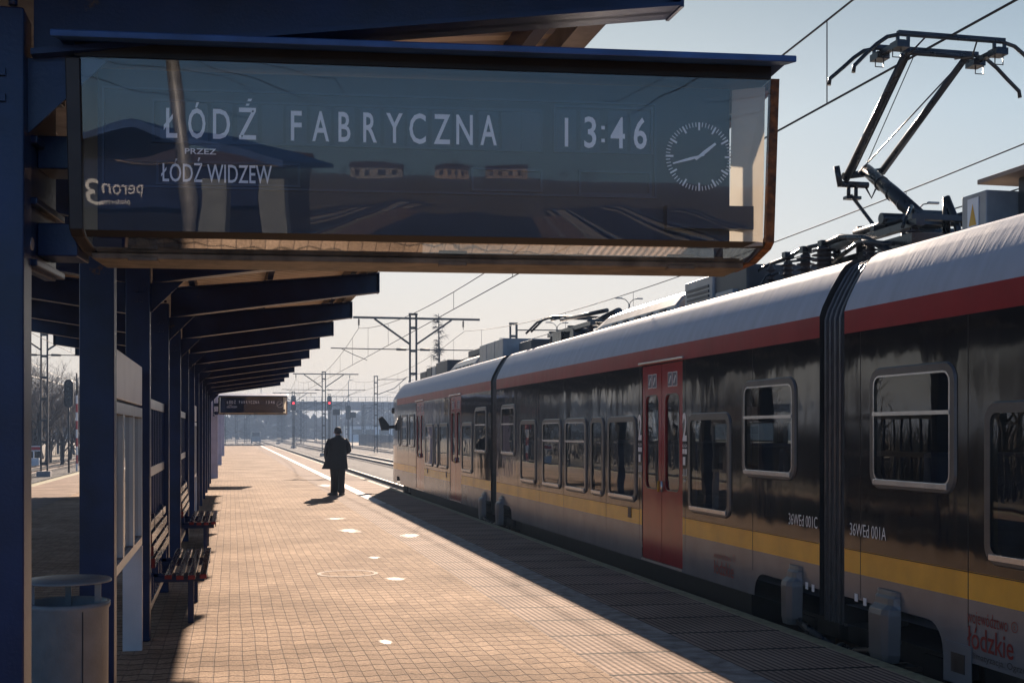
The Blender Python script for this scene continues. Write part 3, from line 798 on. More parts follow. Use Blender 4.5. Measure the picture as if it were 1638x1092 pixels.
# ================================================================== notice boards
def noticeboard():
    t = thing('notice_board', '', 'notice board')
    m = MB(); m.box(-.06, .06, 0, 2.58, 1.87, 2.17); m.build('header_panel', 'whitepanel', t, bevel=.006, local=True)
    y = 0
    for k in range(3):
        a, b = k * .86 + .005, (k + 1) * .86 - .005
        m = MB()
        for s in (-1, 1):
            o = [(s * .062, yy, zz) for yy, zz in rrect(a, b, .80, 1.85, .004, 2)]; i = [(s * .062, yy, zz) for yy, zz in rrect(a + .05, b - .05, .86, 1.78, .01, 2)]
            o2 = [(s * .03, yy, zz) for yy, zz in rrect(a + .05, b - .05, .86, 1.78, .01, 2)]
            m.ring(o, i); m.ring(i, o2)
        m.box(-.061, .061, a, a + .012, .80, 1.85); m.box(-.061, .061, b - .012, b, .80, 1.85)
        m.box(-.061, .061, a + .012, b - .012, .80, .812); m.box(-.061, .061, a + .012, b - .012, 1.838, 1.85)
        c = m.build('display_case', 'steel', t, local=True)
        m = MB(); m.quad((.034, a + .05, .86), (.034, b - .05, .86), (.034, b - .05, 1.78), (.034, a + .05, 1.78)); m.quad((-.034, a + .05, .86), (-.034, b - .05, .86), (-.034, b - .05, 1.78), (-.034, a + .05, 1.78))
        m.build('pane', 'panelglass', c, local=True)
        m = MB()
        m.box(-.004, .004, a + .12, b - .12, 1.0, 1.64); m.build('poster', 'whitepanel', c, local=True)
    for y in (.06, 2.42):
        m = MB(); m.box(-.072, .072, y, y + .06, 0, .80); m.build('leg', 'whitepanel', t, bevel=.005, local=True)
    return t
n0 = noticeboard(); n0.location = (-.735, 7.5, 0)
n1 = copy_tree(n0); n1.location = (-.735, 23.0, 0)
n0['label'] = 'steel framed notice board with three glass cases and white legs by the litter bin'
n1['label'] = 'far steel framed notice board beyond the second bench'
for n in (n0, n1): n['group'] = 'notice boards between the canopy columns'

# ================================================================== litter bin
bx, by = -.76, 6.25
t = thing('litter_bin', 'round grey metal litter bin with a flat raised lid by the blue column', 'litter bin', (bx, by, 0))
m = MB(); m.lathe((bx, by, 0), [(.165, .03), (.185, .05), (.188, .83), (.196, .845), (.196, .865), (.186, .868), (.176, .86), (.172, .80), (.165, .45)], 40, caps=False)
m.lathe((bx, by, 0), [(.16, 0), (.16, .04)], 32)
m.build('body', 'bin', t)
m = MB(); m.lathe((bx, by, 0), [(.0001, .982), (.10, .981), (.198, .972), (.203, .966), (.203, .960), (.0001, .962)], 40, caps=False); m.build('lid', 'bin', t)
for a in (-150, -30, 95):
    x, y = bx + .17 * math.cos(R(a)), by + .17 * math.sin(R(a))
    MB().box(x - .014, x + .014, y - .006, y + .006, .80, .962).build('lid_strut', 'bin', t)
m = MB(); x = bx + .1885 * math.cos(R(-62)); y = by + .1885 * math.sin(R(-62)); m.beam((x, y, .06), (x, y, .84), .006, .004, (1, 0, 0)); m.build('door_seam', 'black', t)
m = MB(); m.lathe((bx, by, 0), [(.17, .44), (.12, .60), (.05, .68), (.0001, .70)], 14, caps=False); m.build('bin_liner', 'black', t)

# ================================================================== lilac posts past the canopy
lp = None
for k, (y, lab) in enumerate(((46.2, 'lilac painted square post holding the far destination sign'), (64.0, 'second lilac painted square post beyond the far destination sign'), (88.5, 'third and farthest lilac post along the platform'))):
    if lp is None:
        lp = thing('lilac_post', lab, 'post', (-.62, y, 0), 0, 'lilac posts past the canopy')
        MB().box(-.15, .15, -.1, .1, 0, 3.1).build('shaft', 'lilac', lp, bevel=.01, local=True)
        m = MB(); m.box(-.2, .2, -.15, .15, 3.1, 3.16); m.build('cap', 'lilac', lp, local=True)
    else:
        q = copy_tree(lp); q.location.y = y; q['label'] = lab

# ================================================================== passenger train
TX, TCX = 4.75, 6.16
TXR = 2 * TCX - TX
def tY(px, X=TX): return FPX * (1 + math.tan(YAW) ** 2) * X / (px - 370) - X * math.tan(YAW)
train = thing('passenger_train', 'long dark grey, red and yellow articulated electric train standing at the platform', 'train', (TCX, 9.3, RAILZ))
BANDS = [(-.0, .565, 3), (.565, .75, 2), (.75, 2.445, 0), (2.445, 2.625, 1)]
PAINT = ['t_dark', 't_red', 't_yellow', 't_grey', 't_white', 't_under', 't_in']
ROOF = [(0, 2.625), (.025, 2.70), (.095, 2.84), (.185, 2.99), (.235, 3.055), (.30, 3.095), (.42, 3.118), (.70, 3.14), (1.41, 3.16)]
def roof_pts(inset=0, zs=1.0, zo=0):
    L = [(TX + inset + x * (1 - inset / 1.41), 2.625 + (z - 2.625) * zs + zo) for x, z in ROOF]
    return L + [(2 * TCX - x, z) for x, z in reversed(L[:-1])]
def side(m, X, y0, y1, opens, zbot=.15):
    ys = sorted({y0, y1, *[v for o in opens for v in o[:2]]}); ys = [y for y in ys if y0 - 1e-6 <= y <= y1 + 1e-6]
    zs = sorted({zbot, *[b[1] for b in BANDS], *[v for o in opens for v in o[2:4] if v > zbot]})
    for a, b in zip(ys, ys[1:]):
        for c, d in zip(zs, zs[1:]):
            yc, zc = (a + b) / 2, (c + d) / 2
            if any(o[0] < yc < o[1] and o[2] < zc < o[3] for o in opens): continue
            k = [q[2] for q in BANDS if q[0] <= zc < q[1]][0]
            m.quad((X, a, c), (X, b, c), (X, b, d), (X, a, d), k)
def corner(m, X, y, z, r, sy, k=3):
    """fills the upper corner of a wheel opening with a curve: corner at (y,z), opening lies towards sy and below"""
    pts = [(X, y, z)]
    for i in range(7):
        a = R(90 * i / 6); pts.append((X, y + sy * (r - r * math.sin(a)), z - (r - r * math.cos(a))))
    m.poly(pts, k)
HI, LO = (1.24, 2.15), (.815, 1.865)
# (y_far, y_near, (z0, z1), rail height or None)
W_A = [(8.69, 7.53, HI, 1.80), (7.21, 6.05, LO, None), (3.9, 2.75, LO, None), (2.4, 1.25, HI, 1.80), (.9, -.25, HI, 1.8)]
W_C = [(11.13, 9.97, HI, 1.80), (12.57, 11.41, LO, None), (15.48, 14.31, LO, None), (16.27, 15.66, LO, None), (17.62, 16.47, LO, 1.53), (18.97, 17.83, LO, 1.53), (20.5, 19.38, LO, None), (22.03, 20.87, HI, 1.80)]
W_F = [(24.52, 23.33, HI, 1.80), (25.98, 24.79, LO, None), (28.9, 27.72, LO, None), (29.64, 29.08, LO, None), (31.05, 29.83, LO, 1.53), (33.95, 32.95, HI, None), (35.55, 34.35, HI, 1.80), (36.3, 35.8, HI, None)]
D_A = [(5.60, 4.23)]; D_C = [(14.13, 12.76)]; D_F = [(27.45, 26.08), (32.70, 31.33)]
Z_DT = 2.445
def car(y0, y1, wins, doors, cuts, cab=False, lab=None):
    m = MB()
    ops = [(b + .05, a - .05, z[0] + .05, z[1] - .05) for a, b, z, r in wins] + [(b, a, .18, Z_DT - .002) for a, b in doors] + [(c[0], c[1], 0, .365) for c in cuts]
    ys1 = y1 - 1.9 if cab else y1
    for X in (TX, TXR):
        side(m, X, y0, ys1, [o for o in ops if o[0] < ys1])
        for c in cuts:
            if c[0] > y0 + .01: corner(m, X, c[0], .365, .2, 1)
            if c[1] < ys1 - .01: corner(m, X, c[1], .365, .2, -1)
    rp_ = roof_pts()
    secs = [(y0, rp_)]
    y = y0 + 1.0
    while y < ys1 - .5: secs.append((y, rp_)); y += 1.0
    secs.append((ys1, rp_))
    m.loft([[(x, yy, z) for x, z in pr] for yy, pr in secs], 4, False, True, False)
    # end walls and floor
    ends = [y0] + ([] if cab else [y1])
    for ye in ends:
        m.poly([(TX, ye, .15)] + [(x, ye, z) for x, z in rp_] + [(TXR, ye, .15)], 5)
    m.quad((TX + .003, y0, .152), (TXR - .003, y0, .152), (TXR - .003, ys1, .152), (TX + .003, ys1, .152), 5)
    m.quad((TX + .01, y0 + .01, .30), (TXR - .01, y0 + .01, .30), (TXR - .01, ys1, .30), (TX + .01, ys1, .30), 6)
    m.quad((TX + .01, y0 + .01, 2.50), (TXR - .01, y0 + .01, 2.50), (TXR - .01, ys1, 2.50), (TX + .01, ys1, 2.50), 6)
    if cab:
        # nose: narrowing sections with a raked front
        sec = []
        for f, ins, zs in ((0, 0, 1.0), (.35, .012, .93), (.62, .04, .74), (.82, .09, .42), (.94, .16, .16), (1, .24, 0)):
            yy = ys1 + 1.9 * f
            sec.append((yy, ins, zs))
        for (ya, ia, za), (yb, ib, zb) in zip(sec, sec[1:]):
            for s in (1, -1):
                fx = (lambda x: x) if s == 1 else (lambda x: 2 * TCX - x)
                for z0, z1, k in [(.15, .565, 3), (.565, .75, 2), (.75, 2.445, 0), (2.445, 2.625, 0)]:
                    m.quad((fx(TX + ia), ya, z0), (fx(TX + ib), yb, z0), (fx(TX + ib), yb, z1), (fx(TX + ia), ya, z1), k)
            m.loft([[(x, yy, z) for x, z in roof_pts(i, z_)] for yy, i, z_ in ((ya, ia, za), (yb, ib, zb))], 4, False, True, False)
        ye, ie = sec[-1][0], sec[-1][1]
        m.poly([(TX + ie, ye, .15)] + [(x, ye, z) for x, z in roof_pts(ie, 0)] + [(TXR - ie, ye, .15)], 0)
    o = m.build('car_body', PAINT, train)
    if lab: o['label'] = lab
    return o
GAP2, GAP1 = (9.11, 9.54), (22.47, 22.98)
car(-6.4, GAP2[0], W_A, D_A, [(7.70, 9.11), (-6.4, -4.9)], False, 'near end car marked 36WEd 001A')
car(GAP2[1], GAP1[0], W_C, D_C, [(9.54, 10.86), (21.2, 22.47)], False, 'middle car with the red double door, marked 36WEd 001C')
car(GAP1[1], 38.5, W_F, D_F, [(22.98, 24.25), (35.9, 36.6)], True, 'far end car with the driving cab')
def window(far, near, z, rail, X=TX, s=-1):
    """frame ring standing proud of the side (s = outward direction along X)"""
    y0, y1, z0, z1 = near, far, z[0], z[1]
    m = MB(); r = .13; b = .062
    A = rrect(y0, y1, z0, z1, r); B_ = rrect(y0 + .012, y1 - .012, z0 + .012, z1 - .012, r - .012); C = rrect(y0 + b, y1 - b, z0 + b, z1 - b, r - .05)
    f = lambda P, d: [(X + s * d, y, zz) for y, zz in P]
    m.ring(f(A, -.002), f(B_, .016)); m.ring(f(B_, .016), f(C, .016)); m.ring(f(C, .016), f(C, -.05))
    w = m.build('window', 't_frame', train)
    MB().poly(f(C, .004)).build('pane', 'trainglass', w)
    # bright sealing strip round the pane, and a bright sill at the foot
    m = MB(); C2 = rrect(y0 + b + .014, y1 - b - .014, z0 + b + .014, z1 - b - .014, r - .062)
    m.ring(f(C, .0175), f(C2, .0175)); m.build('trim', 't_bright' if rail else 't_frame', w)
    m = MB(); m.box(min(X + s * .018, X + s * .034), max(X + s * .018, X + s * .034), y0 + b + .02, y1 - b - .02, z0 + b * .55, z0 + b + .012); m.build('sill', 't_bright', w, bevel=.003)
    if rail:
        m = MB(); m.box(min(X + s * .006, X + s * .026), max(X + s * .006, X + s * .026), y0 + b, y1 - b, rail - .012, rail + .016); m.build('vent_rail', 't_bright', w)
for ws in (W_A, W_C, W_F):
    for a, b, z, r in ws: window(a, b, z, r)
    for a, b, z, r in ws: window(a, b, z, r, TXR, 1) if b > 0 else None
def door(a, b):
    mid = (a + b) / 2
    for y0, y1, inner in ((b + .012, mid - .008, 1), (mid + .008, a - .012, -1)):
        m = MB()
        O = rrect(y0, y1, .19, Z_DT - .012, .01, 6); I = rrect(y0 + .11, y1 - .11, 1.02, 2.08, .09, 6)
        f = lambda P, x: [(x, yy, zz) for yy, zz in P]
        m.ring(f(O, TX + .006), f(I, TX + .006)); m.ring(f(I, TX + .006), f(I, TX + .04)); m.ring(f(O, TX + .04), f(O, TX + .006))
        d = m.build('door_leaf', 't_door', train)
        MB().poly(f(I, TX + .022)).build('door_glass', 'trainglass', d)
        m = MB(); I2 = rrect(y0 + .098, y1 - .098, 1.008, 2.092, .10, 6); m.ring(f(I2, TX + .003), f(I, TX + .003)); m.build('glass_seal', 't_frame', d)
        m = MB()
        for k in (0, 1):
            yy = y0 + .17 + k * .155
            m.box(TX + .0025, TX + .0058, yy, yy + .135, 2.17, 2.33, 0); m.box(TX + .0012, TX + .0024, yy + .008, yy + .127, 2.178, 2.322, 1)
            m.beam((TX + .0005, yy + .04, 2.29), (TX + .0005, yy + .095, 2.205), .022, .001, (1, 0, 0), 0)
        m.build('sticker', ['t_mark', 't_blue'], d)
        hy = y1 - .05 if inner == 1 else y0 + .05
        m = MB(); m.tube([(TX - .012, hy, .99), (TX - .014, hy, 1.05), (TX - .012, hy, 1.11)], .016, 8); m.build('door_button', 'amber' if inner == -1 else 't_bright', d)
    m = MB(); m.box(TX - .03, TX + .0, b - .06, a + .06, Z_DT + .012, Z_DT + .034); m.build('door_gutter', 't_bright', train, bevel=.004)
    m = MB(); m.box(TX - .008, TX + .05, b, a, .158, .186); m.build('door_sill', 't_bright', train)
for dd in (D_A, D_C, D_F):
    for a, b in dd: door(a, b)
# bellows between cars
def bellows(y0, y1, ribs):
    secs = []
    for k in range(ribs * 2 + 1):
        ins = .035 if k % 2 else .10
        yy = y0 + (y1 - y0) * k / (ribs * 2)
        pr = roof_pts(ins); pr = [(x, z - ins) for x, z in pr]
        secs.append([(TX + ins, yy, .12)] + [(x, yy, z) for x, z in pr] + [(TXR - ins, yy, .12)])
    MB().loft(secs, 0, False, False, False).build('bellows', 't_rubber', train)
bellows(GAP2[0], GAP2[1], 5); bellows(GAP1[0], GAP1[1], 5)
for g0, g1 in (GAP2, GAP1):
    for k in range(5):
        yy = g0 + (g1 - g0) * (2 * k + 1) / 10
        pr = [(TX + .035, .12)] + [(x, z - .035) for x, z in roof_pts(.035)] + [(TXR - .035, .12)]
        MB().tube([(x, yy, z) for x, z in pr], .011, 6).build('bellows_rib', 't_rib', train)  # lighter tube along each rib, the rib's highlight put into its colour
# bogies under the joints and the cab
def bogie(yc):
    m = MB()
    for s in (-1, 1):
        m.box(TCX + s * 1.02 - .07, TCX + s * 1.02 + .07, yc - 1.35, yc + 1.35, -.10, .10)
        for dy in (-1.05, 1.05): m.box(TCX + s * 1.02 - .10, TCX + s * 1.02 + .10, yc + dy - .16, yc + dy + .16, -.26, .02)
        for dy in (-.4, .4):
            m.tube([(TCX + s * 1.05, yc + dy, -.08), (TCX + s * 1.05, yc + dy, .22)], .085, 10)
    m.box(TCX - 1, TCX + 1, yc - .3, yc + .3, -.16, .10)
    bo = m.build('bogie', 't_under', train)
    for dy in (-1.05, 1.05):
        for s in (-1, 1):
            x = TCX + s * .7175
            m = MB(); rr = [(.06, .425), (.0, .425), (-.02, .455), (-.075, .455)]
            g = []
            for dx, r in ((.07, .10), (.07, .42), (-.0, .425), (-.03, .455), (-.07, .45), (-.07, .1)):
                g.append([(x + s * dx, yc + dy + r * math.cos(2 * math.pi * k / 28), RAILZ + .425 + r * math.sin(2 * math.pi * k / 28)) for k in range(28)])
            m.loft(g, 0, True, True); m.build('wheel', 'railside', bo)
bogie(9.33); bogie(22.72); bogie(36.2); bogie(-4.2)
m = MB(); m.box(TX + .12, TXR - .12, -4, 7.4, -.30, .149); m.box(TX + .12, TXR - .12, 11.2, 20.9, -.28, .149); m.box(TX + .12, TXR - .12, 24.6, 34.5, -.28, .149)
m.build('underframe_box', 't_under', train)
# silver end covers, coupling hoses, lettered end flap
def cover(y0, y1, z0, z1):
    pr = lambda k, ins: [(TX - .002, y0 + ins), (TX - .09 * k, y0 + .03 + ins), (TX - .12 * k, y0 + .09), (TX - .12 * k, y1 - .07), (TX - .05 * k, y1 - ins), (TX - .002, y1 - ins)]
    m = MB(); m.loft([[(x, y, z) for x, y in pr(k, i)] for z, k, i in ((z0, .85, .03), (z0 + .06, .95, .01), (z1 - .17, 1, 0), (z1 - .13, .92, 0), (z1 - .10, .55, .005), (z1 - .05, .5, .005), (z1 - .035, .3, .01), (z1, .26, .01))])
    m.build('end_cover', 'silver', train, bevel=.006)
cover(8.24, 8.58, -.02, .50); cover(9.84, 10.10, .02, .52)
cover(21.82, 22.1, .0, .52); cover(23.4, 23.68, .0, .52)
for ya, yb in ((8.3, 9.85), (21.9, 23.5)):
    m = MB(); x = TX - .03
    m.tube([(x, ya, .09), (x, ya + .12, .05), (x, (ya + yb) / 2 - .12, -.05)], .034, 10)
    m.tube([(x, (ya + yb) / 2 - .10, -.05), (x, (ya + yb) / 2 + .16, -.06)], .026, 10)
    m.tube([(x, (ya + yb) / 2 + .18, -.06), (x, yb - .15, .02), (x, yb, .06)], .034, 10)
    m.tube([(x, (ya + yb) / 2 - .02, -.05), (x, (ya + yb) / 2 + .04, -.05)], .052, 10)
    m.tube([(x + .3, ya + .4, .12), (x + .25, ya + .55, -.2), (x + .3, ya + .9, -.1)], .02, 8)
    m.build('jumper_hose', 'panto', train)
m = MB(); m.box(TX - .012, TX - .002, 7.35, 7.68, -.02, .26); m.build('access_flap', 't_grey', train, bevel=.004)
m = MB(); m.box(TX - .016, TX - .0125, 7.42, 7.58, .06, .19); m.build('data_plate', 'bronze', train)
# writing on the side (reads towards -Y)
E_, UZ = (0, -1, 0), (0, 0, 1)
xs = TX - .004
m = MB(); m.text('36WEd 001C', (xs, (tY(1262) + tY(1308)) / 2, .865), E_, UZ, h=.095, w=tY(1262) - tY(1308), ref=.68); m.build('car_number', 't_mark', train)
m = MB(); m.text('36WEd 001A', (xs, (tY(1360) + tY(1418)) / 2, .860), E_, UZ, h=.095, w=tY(1360) - tY(1418), ref=.68); m.build('car_number', 't_mark', train)
for px in (1024, 1095.5):
    y = tY(px); m = MB()
    m.text('2', (xs, y, 1.58), E_, UZ, h=.27, w=.125, bold=.03, ref=.66)
    m.text('KLASA', (xs, y, 1.50), E_, UZ, h=.035, w=.13, ref=.68)
    m.box(xs, xs + .001, y - .065, y - .005, 1.43, 1.485); m.box(xs, xs + .001, y + .005, y + .065, 1.43, 1.485)
    m.box(xs, xs + .001, y - .02, y + .05, 1.31, 1.40)
    for k in range(3): m.box(xs, xs + .001, y - .06 + k * .045, y - .048 + k * .045, 1.20, 1.27); m.box(xs, xs + .001, y - .06 + k * .045, y - .03 + k * .045, 1.195, 1.206)
    m.text('36', (xs, y, 1.13), E_, UZ, h=.03, w=.07, ref=.68)
    m.build('class_marking', 't_mark', train)
for px, py in ((1291, 936), (1301, 940), (1370, 955), (1384, 962)):
    y = tY(px); z = EYE + (HORY - py) * TX / CY / (px - 370)
    MB().box(xs, xs + .001, y - .025, y + .025, z - .03, z + .03).build('data_label', 't_mark', train)
def red_logo(pl, pr, zt, zm, zb):
    m = MB()
    ya, yb = tY(pl), tY(pr); w = ya - yb
    m.text('łódzkie', (xs, (ya + yb) / 2, zb), E_, UZ, h=zm - zb, w=w, bold=.008, ref=.70)
    m.text('województwo', (xs, (ya + yb) / 2 + w * .06, zm + .02), E_, UZ, h=(zt - zm) * 1.1, w=w * .88, ref=.70)
    c = (yb - .01, zm + .06); n = 24
    P = lambda r: [(xs, c[0] + r * math.cos(2 * math.pi * k / n), c[1] + r * math.sin(2 * math.pi * k / n)) for k in range(n)]
    m.build('region_logo', 't_redmark', train); m = MB(); m.ring(P(.034), P(.029))
    m.build('region_emblem', 't_redmark', train); m = MB()
    m.text('Ł', (xs, c[0], c[1] - .016), E_, UZ, h=.032, ref=.70)
    m.build('emblem_letter', 't_redmark', train)
red_logo(1548, 1622, .475, .395, .25); red_logo(1142, 1174, .44, .385, .25)
m = MB(); m.text('Klimatyzacja. Ogrzewanie', (xs, (tY(1550) + tY(1672)) / 2, .185), E_, UZ, h=.042, w=tY(1550) - tY(1672), ref=.70); m.build('comfort_lettering', 't_blackmark', train)
m = MB(); m.text('47', (xs, tY(1537), .22), (0, 0, 1), (0, 1, 0), h=.05, ref=.68)
m.build('stencil_number', 't_blackmark', train)
# side lamps / buttons on the yellow stripe
m = MB()
for px, py in ((1007.5, 818), (684, 752), (714, 758)):
    y = tY(px); z = EYE + (HORY - py) * TX / CY / (px - 370); m.box(TX - .008, TX - .001, y - .06, y + .06, z - .07, z + .06)
m.build('side_lamp', 'bronze', train, bevel=.004)
mm = MB(); mm.loft([[(4.37, y, 2.07), (4.48, y, 2.14), (4.60, y, 2.01), (4.69, y, 1.88), (4.69, y, 1.71), (4.46, y, 1.71)] for y in (38.0, 38.14)])
mm.box(4.69, 4.93, 38.03, 38.1, 1.76, 1.86); mm.tube([(TX + .10, 37.7, 2.30), (TX - .02, 37.7, 2.30)], .085, 14)
mm.build('rear_view_mirror', 'black', train, bevel=.012)
# panel joints between the side sheets
for y in (5.9, 7.4, 8.85, 4.15, 10.9, 12.68, 14.22, 15.58, 17.7, 19.2, 20.7, 24.65, 26.0, 27.55, 29.0, 31.2, 32.85, 34.2):
    MB().box(TX - .0012, TX + .002, y - .004, y + .004, .38, 2.44).build('panel_joint', 't_under', train)
for a, b in ((-6.3, 4.2), (5.62, 9.1), (9.56, 12.7), (14.2, 22.4), (23.05, 26.0), (27.5, 31.3), (32.75, 36)):
    MB().box(TX - .0014, TX + .002, a, b, .742, .748).build('panel_joint', 't_under', train)
# seats inside
k = 0
for a, b, z, r in W_C + W_A[:3] + W_F[:5]:
    yc = (a + b) / 2
    for x in (TX + .12, TXR - 1.0):
        m = MB(); m.box(x, x + .86, yc - .06, yc + .06, .75, 1.52); m.box(x, x + .86, yc + .06, yc + .45, .62, .76); m.box(x + .05, x + .8, yc + .0, yc + .4, .301, .62)
        m.build('seat', 't_seat', train, bevel=.03)

# ---- roof gear
def gearbox(x0, x1, y0, y1, z0, z1, mt='t_roofgear', bev=.02, name='roof_box', slats=0):
    m = MB(); m.box(x0, x1, y0, y1, z0, z1); o = m.build(name, mt, train, bevel=bev)
    if slats:
        q = MB()
        for k in range(slats):
            zz = z0 + (z1 - z0) * (.2 + .6 * k / slats); q.box(x0 - .012, x0 - .001, y0 + (y1 - y0) * .12, y1 - (y1 - y0) * .12, zz, zz + (z1 - z0) * .3 / slats)
        q.build('louvre', 't_roofdark', o)
    return o
def hvac(y0, y1, x0=5.28, ztop=3.50):
    pr = [(x0, 3.04), (x0 + .02, 3.22), (x0 + .12, 3.34), (x0 + .40, ztop - .04), (x0 + .7, ztop)]
    pr = pr + [(2 * TCX - x, z) for x, z in reversed(pr)]
    sc = lambda f: [(TCX + (x - TCX) * (1 - .12 * (1 - f)), 3.04 + (z - 3.04) * f) for x, z in pr]
    m = MB(); m.loft([[(x, y, z) for x, z in sc(f)] for y, f in ((y0, .90), (y0 + .05, 1), (y1 - .9, 1), (y1 - .3, .72), (y1, .42))], 0, True, False)
    o = m.build('air_conditioner', 't_roofgear', train, bevel=.015)
    q = MB()
    n = 5
    for k in range(n):
        y = y0 + .35 + (y1 - y0 - 1.5) * k / n; q.box(x0 - .004, x0 + .02, y, y + .2, 3.12, 3.2)
    q.build('vent_slot', 't_roofdark', o)
hvac(14.45, 18.5); hvac(27.3, 31.2); hvac(-2, 2.2)
gearbox(5.33, 6.9, 13.35, 14.25, 3.08, 3.45, 't_roofgear', slats=4)
gearbox(5.36, 6.5, 12.45, 13.34, 3.06, 3.46, 't_roofdark')
gearbox(5.30, 5.6, 12.7, 13.2, 3.05, 3.22, 't_roofgear', .01)
for k in range(3): gearbox(5.30, 6.6, 24.45 + k * .82, 25.24 + k * .82, 3.16, 3.54, 't_roofgear', slats=0)
gearbox(5.36, 6.6, 24.4, 27, 3.02, 3.155, 't_roofdark', name='roof_plinth')
gearbox(5.55, 6.7, 23.05, 24.1, 3.05, 3.42, 't_roofdark')
for a, b, h, q in ((31.4, 33.2, 3.50, 't_roofdark'), (33.3, 33.9, 3.42, 't_roofgear'), (34.0, 34.9, 3.44, 't_roofdark'), (35.0, 36.1, 3.38, 't_roofdark')):
    gearbox(5.36, 6.7, a, b, 3.02, h, q)
gearbox(5.75, 6.9, 27.4, 30.6, 3.51, 3.66, 't_roofdark')
m = MB(); m.loft([[(5.5, y, 3.05), (5.55, y, 3.38 - .0), (6.8, y, 3.38), (6.8, y, 3.05)] if y < 37 else [(5.6, y, 2.95), (5.6, y, 3.0), (6.7, y, 3.0), (6.7, y, 2.95)] for y in (36.15, 37.2)]); m.build('roof_fairing', 't_roofgear', train)
# boxes on the near car, with the warning plate
gearbox(5.30, 5.62, 8.03, 8.34, 3.08, 3.41, 't_roofgear', .008, 'switch_cabinet')
m = MB(); m.box(5.292, 5.299, 8.12, 8.255, 3.14, 3.375); pl = m.build('warning_plate', 'white', train)
m = MB(); m.poly([(5.290, 8.14, 3.175), (5.290, 8.235, 3.175), (5.290, 8.1875, 3.335)]); m.build('warning_triangle', 'amber', pl)
gearbox(5.55, 7.0, 5.2, 8.02, 3.10, 3.50, 't_roofdark', .01, 'equipment_case')
m = MB(); m.loft([[(5.40, y, 3.50), (5.40, y, 3.535), (6.2, y, 3.66), (6.95, y, 3.56), (6.95, y, 3.50)] for y in (5.1, 8.30)]); m.build('case_lid', 'plainwall', train, bevel=.006)
m = MB(); m.lathe((5.9, 8.75, 3.16), [(.22, 0), (.22, .14), (.18, .2), (.09, .25), (.001, .265)], 20, caps=False); m.build('vent_dome', 't_roofdark', train)
def insulator(m, x, y, z, h, r=.075):
    pr = [(r * .55, 0)]; n = max(3, int(h / .045))
    for k in range(n):
        zz = h * k / n; pr += [(r * .55, zz + .006), (r, zz + .014), (r, zz + .020), (r * .55, zz + .03)]
    pr += [(r * .55, h), (r * .3, h + .01), (r * .3, h + .05)]
    m.lathe((x, y, z), pr, 14)
for y, h, r in ((12.25, .20, .06), (11.85, .20, .08), (11.45, .22, .09), (11.05, .24, .12)):
    m = MB(); insulator(m, 5.55, y, 3.20, h, r); m.build('insulator', 'porcelain', train)
m = MB()
m.box(5.38, 5.44, 10.85, 12.5, 3.15, 3.185); m.box(5.66, 5.72, 10.85, 12.5, 3.15, 3.185)
for y in (10.9, 11.3, 11.7, 12.1, 12.42): m.box(5.40, 5.46, y, y + .05, 3.02, 3.15); m.box(5.38, 5.72, y, y + .05, 3.186, 3.20)
m.build('busbar_frame', 't_roofdark', train)
m = MB()
m.tube([(5.55, 11.05, 3.47), (5.55, 11.5, 3.49), (5.55, 11.85, 3.45), (5.55, 12.25, 3.44)], .02, 6)
m.tube([(5.55, 11.05, 3.46), (5.57, 10.75, 3.49), (5.6, 10.35, 3.42), (5.65, 9.95, 3.24)], .03, 8)
m.tube([(5.55, 12.25, 3.44), (5.5, 12.45, 3.40), (5.45, 12.55, 3.2), (5.44, 12.5, 3.08)], .016, 6)
m.tube([(5.5, 11.95, 3.30), (5.4, 12.05, 3.28), (5.36, 12.1, 3.18), (5.36, 12.08, 3.04)], .014, 6)
for y in (11.05, 11.45, 11.85): m.box(5.50, 5.60, y - .04, y + .04, 3.44, 3.50)
m.build('roof_cable', 'panto', train)
m = MB(); m.quad((TX + .02, 9.53, 2.7), (TX + .02, 9.85, 2.7), (5.6, 9.85, 3.2), (5.6, 9.53, 3.2))
# raised pantograph on the middle car
m = MB(); X0 = TCX
for s in (-1, 1): m.box(X0 + s * .45 - .04, X0 + s * .45 + .04, 9.6, 11.2, 3.42, 3.48)
for y in (9.65, 10.3, 11.1): m.box(X0 - .5, X0 + .5, y, y + .07, 3.481, 3.53)
m.box(X0 - .18, X0 + .18, 10.15, 10.55, 3.531, 3.66); m.tube([(X0 - .42, 10.32, 3.60), (X0 + .42, 10.32, 3.60)], .05, 10)
m.tube([(X0 - .36, 10.0, 3.55), (X0 - .36, 10.9, 3.56)], .035, 8); m.tube([(X0 + .2, 9.9, 3.58), (X0 + .2, 10.7, 3.6)], .045, 8)
m.tube([(X0 - .5, 11.2, 3.36), (X0 - .75, 11.55, 3.36)], .012, 6)
m.box(X0 - .52, X0 - .1, 9.62, 10.2, 3.17, 3.36); m.box(X0 + .05, X0 + .5, 9.7, 10.4, 3.17, 3.38); m.box(X0 - .45, X0 + .3, 10.6, 11.15, 3.17, 3.34)
m.tube([(X0 - .62, 9.75, 3.28), (X0 - .58, 10.4, 3.40), (X0 - .5, 11.2, 3.28)], .022, 6); m.tube([(X0 - .56, 9.7, 3.42), (X0 - .30, 10.0, 3.66), (X0 - .1, 10.3, 3.62)], .018, 6)
m.tube([(X0 - .3, 10.9, 3.34), (X0 - .3, 10.9, 3.62)], .05, 10); m.tube([(X0 + .12, 10.8, 3.34), (X0 + .12, 10.8, 3.58)], .06, 10)
m.tube([(X0 - .05, 9.85, 3.36), (X0 - .05, 9.85, 3.72)], .035, 8); m.tube([(X0 - .05, 9.85, 3.72), (X0 - .02, 9.75, 3.5), (X0, 9.68, 3.18)], .03, 8)
pan = m.build('pantograph', 'panto', train); pan['label'] = 'raised pantograph touching the contact wire'
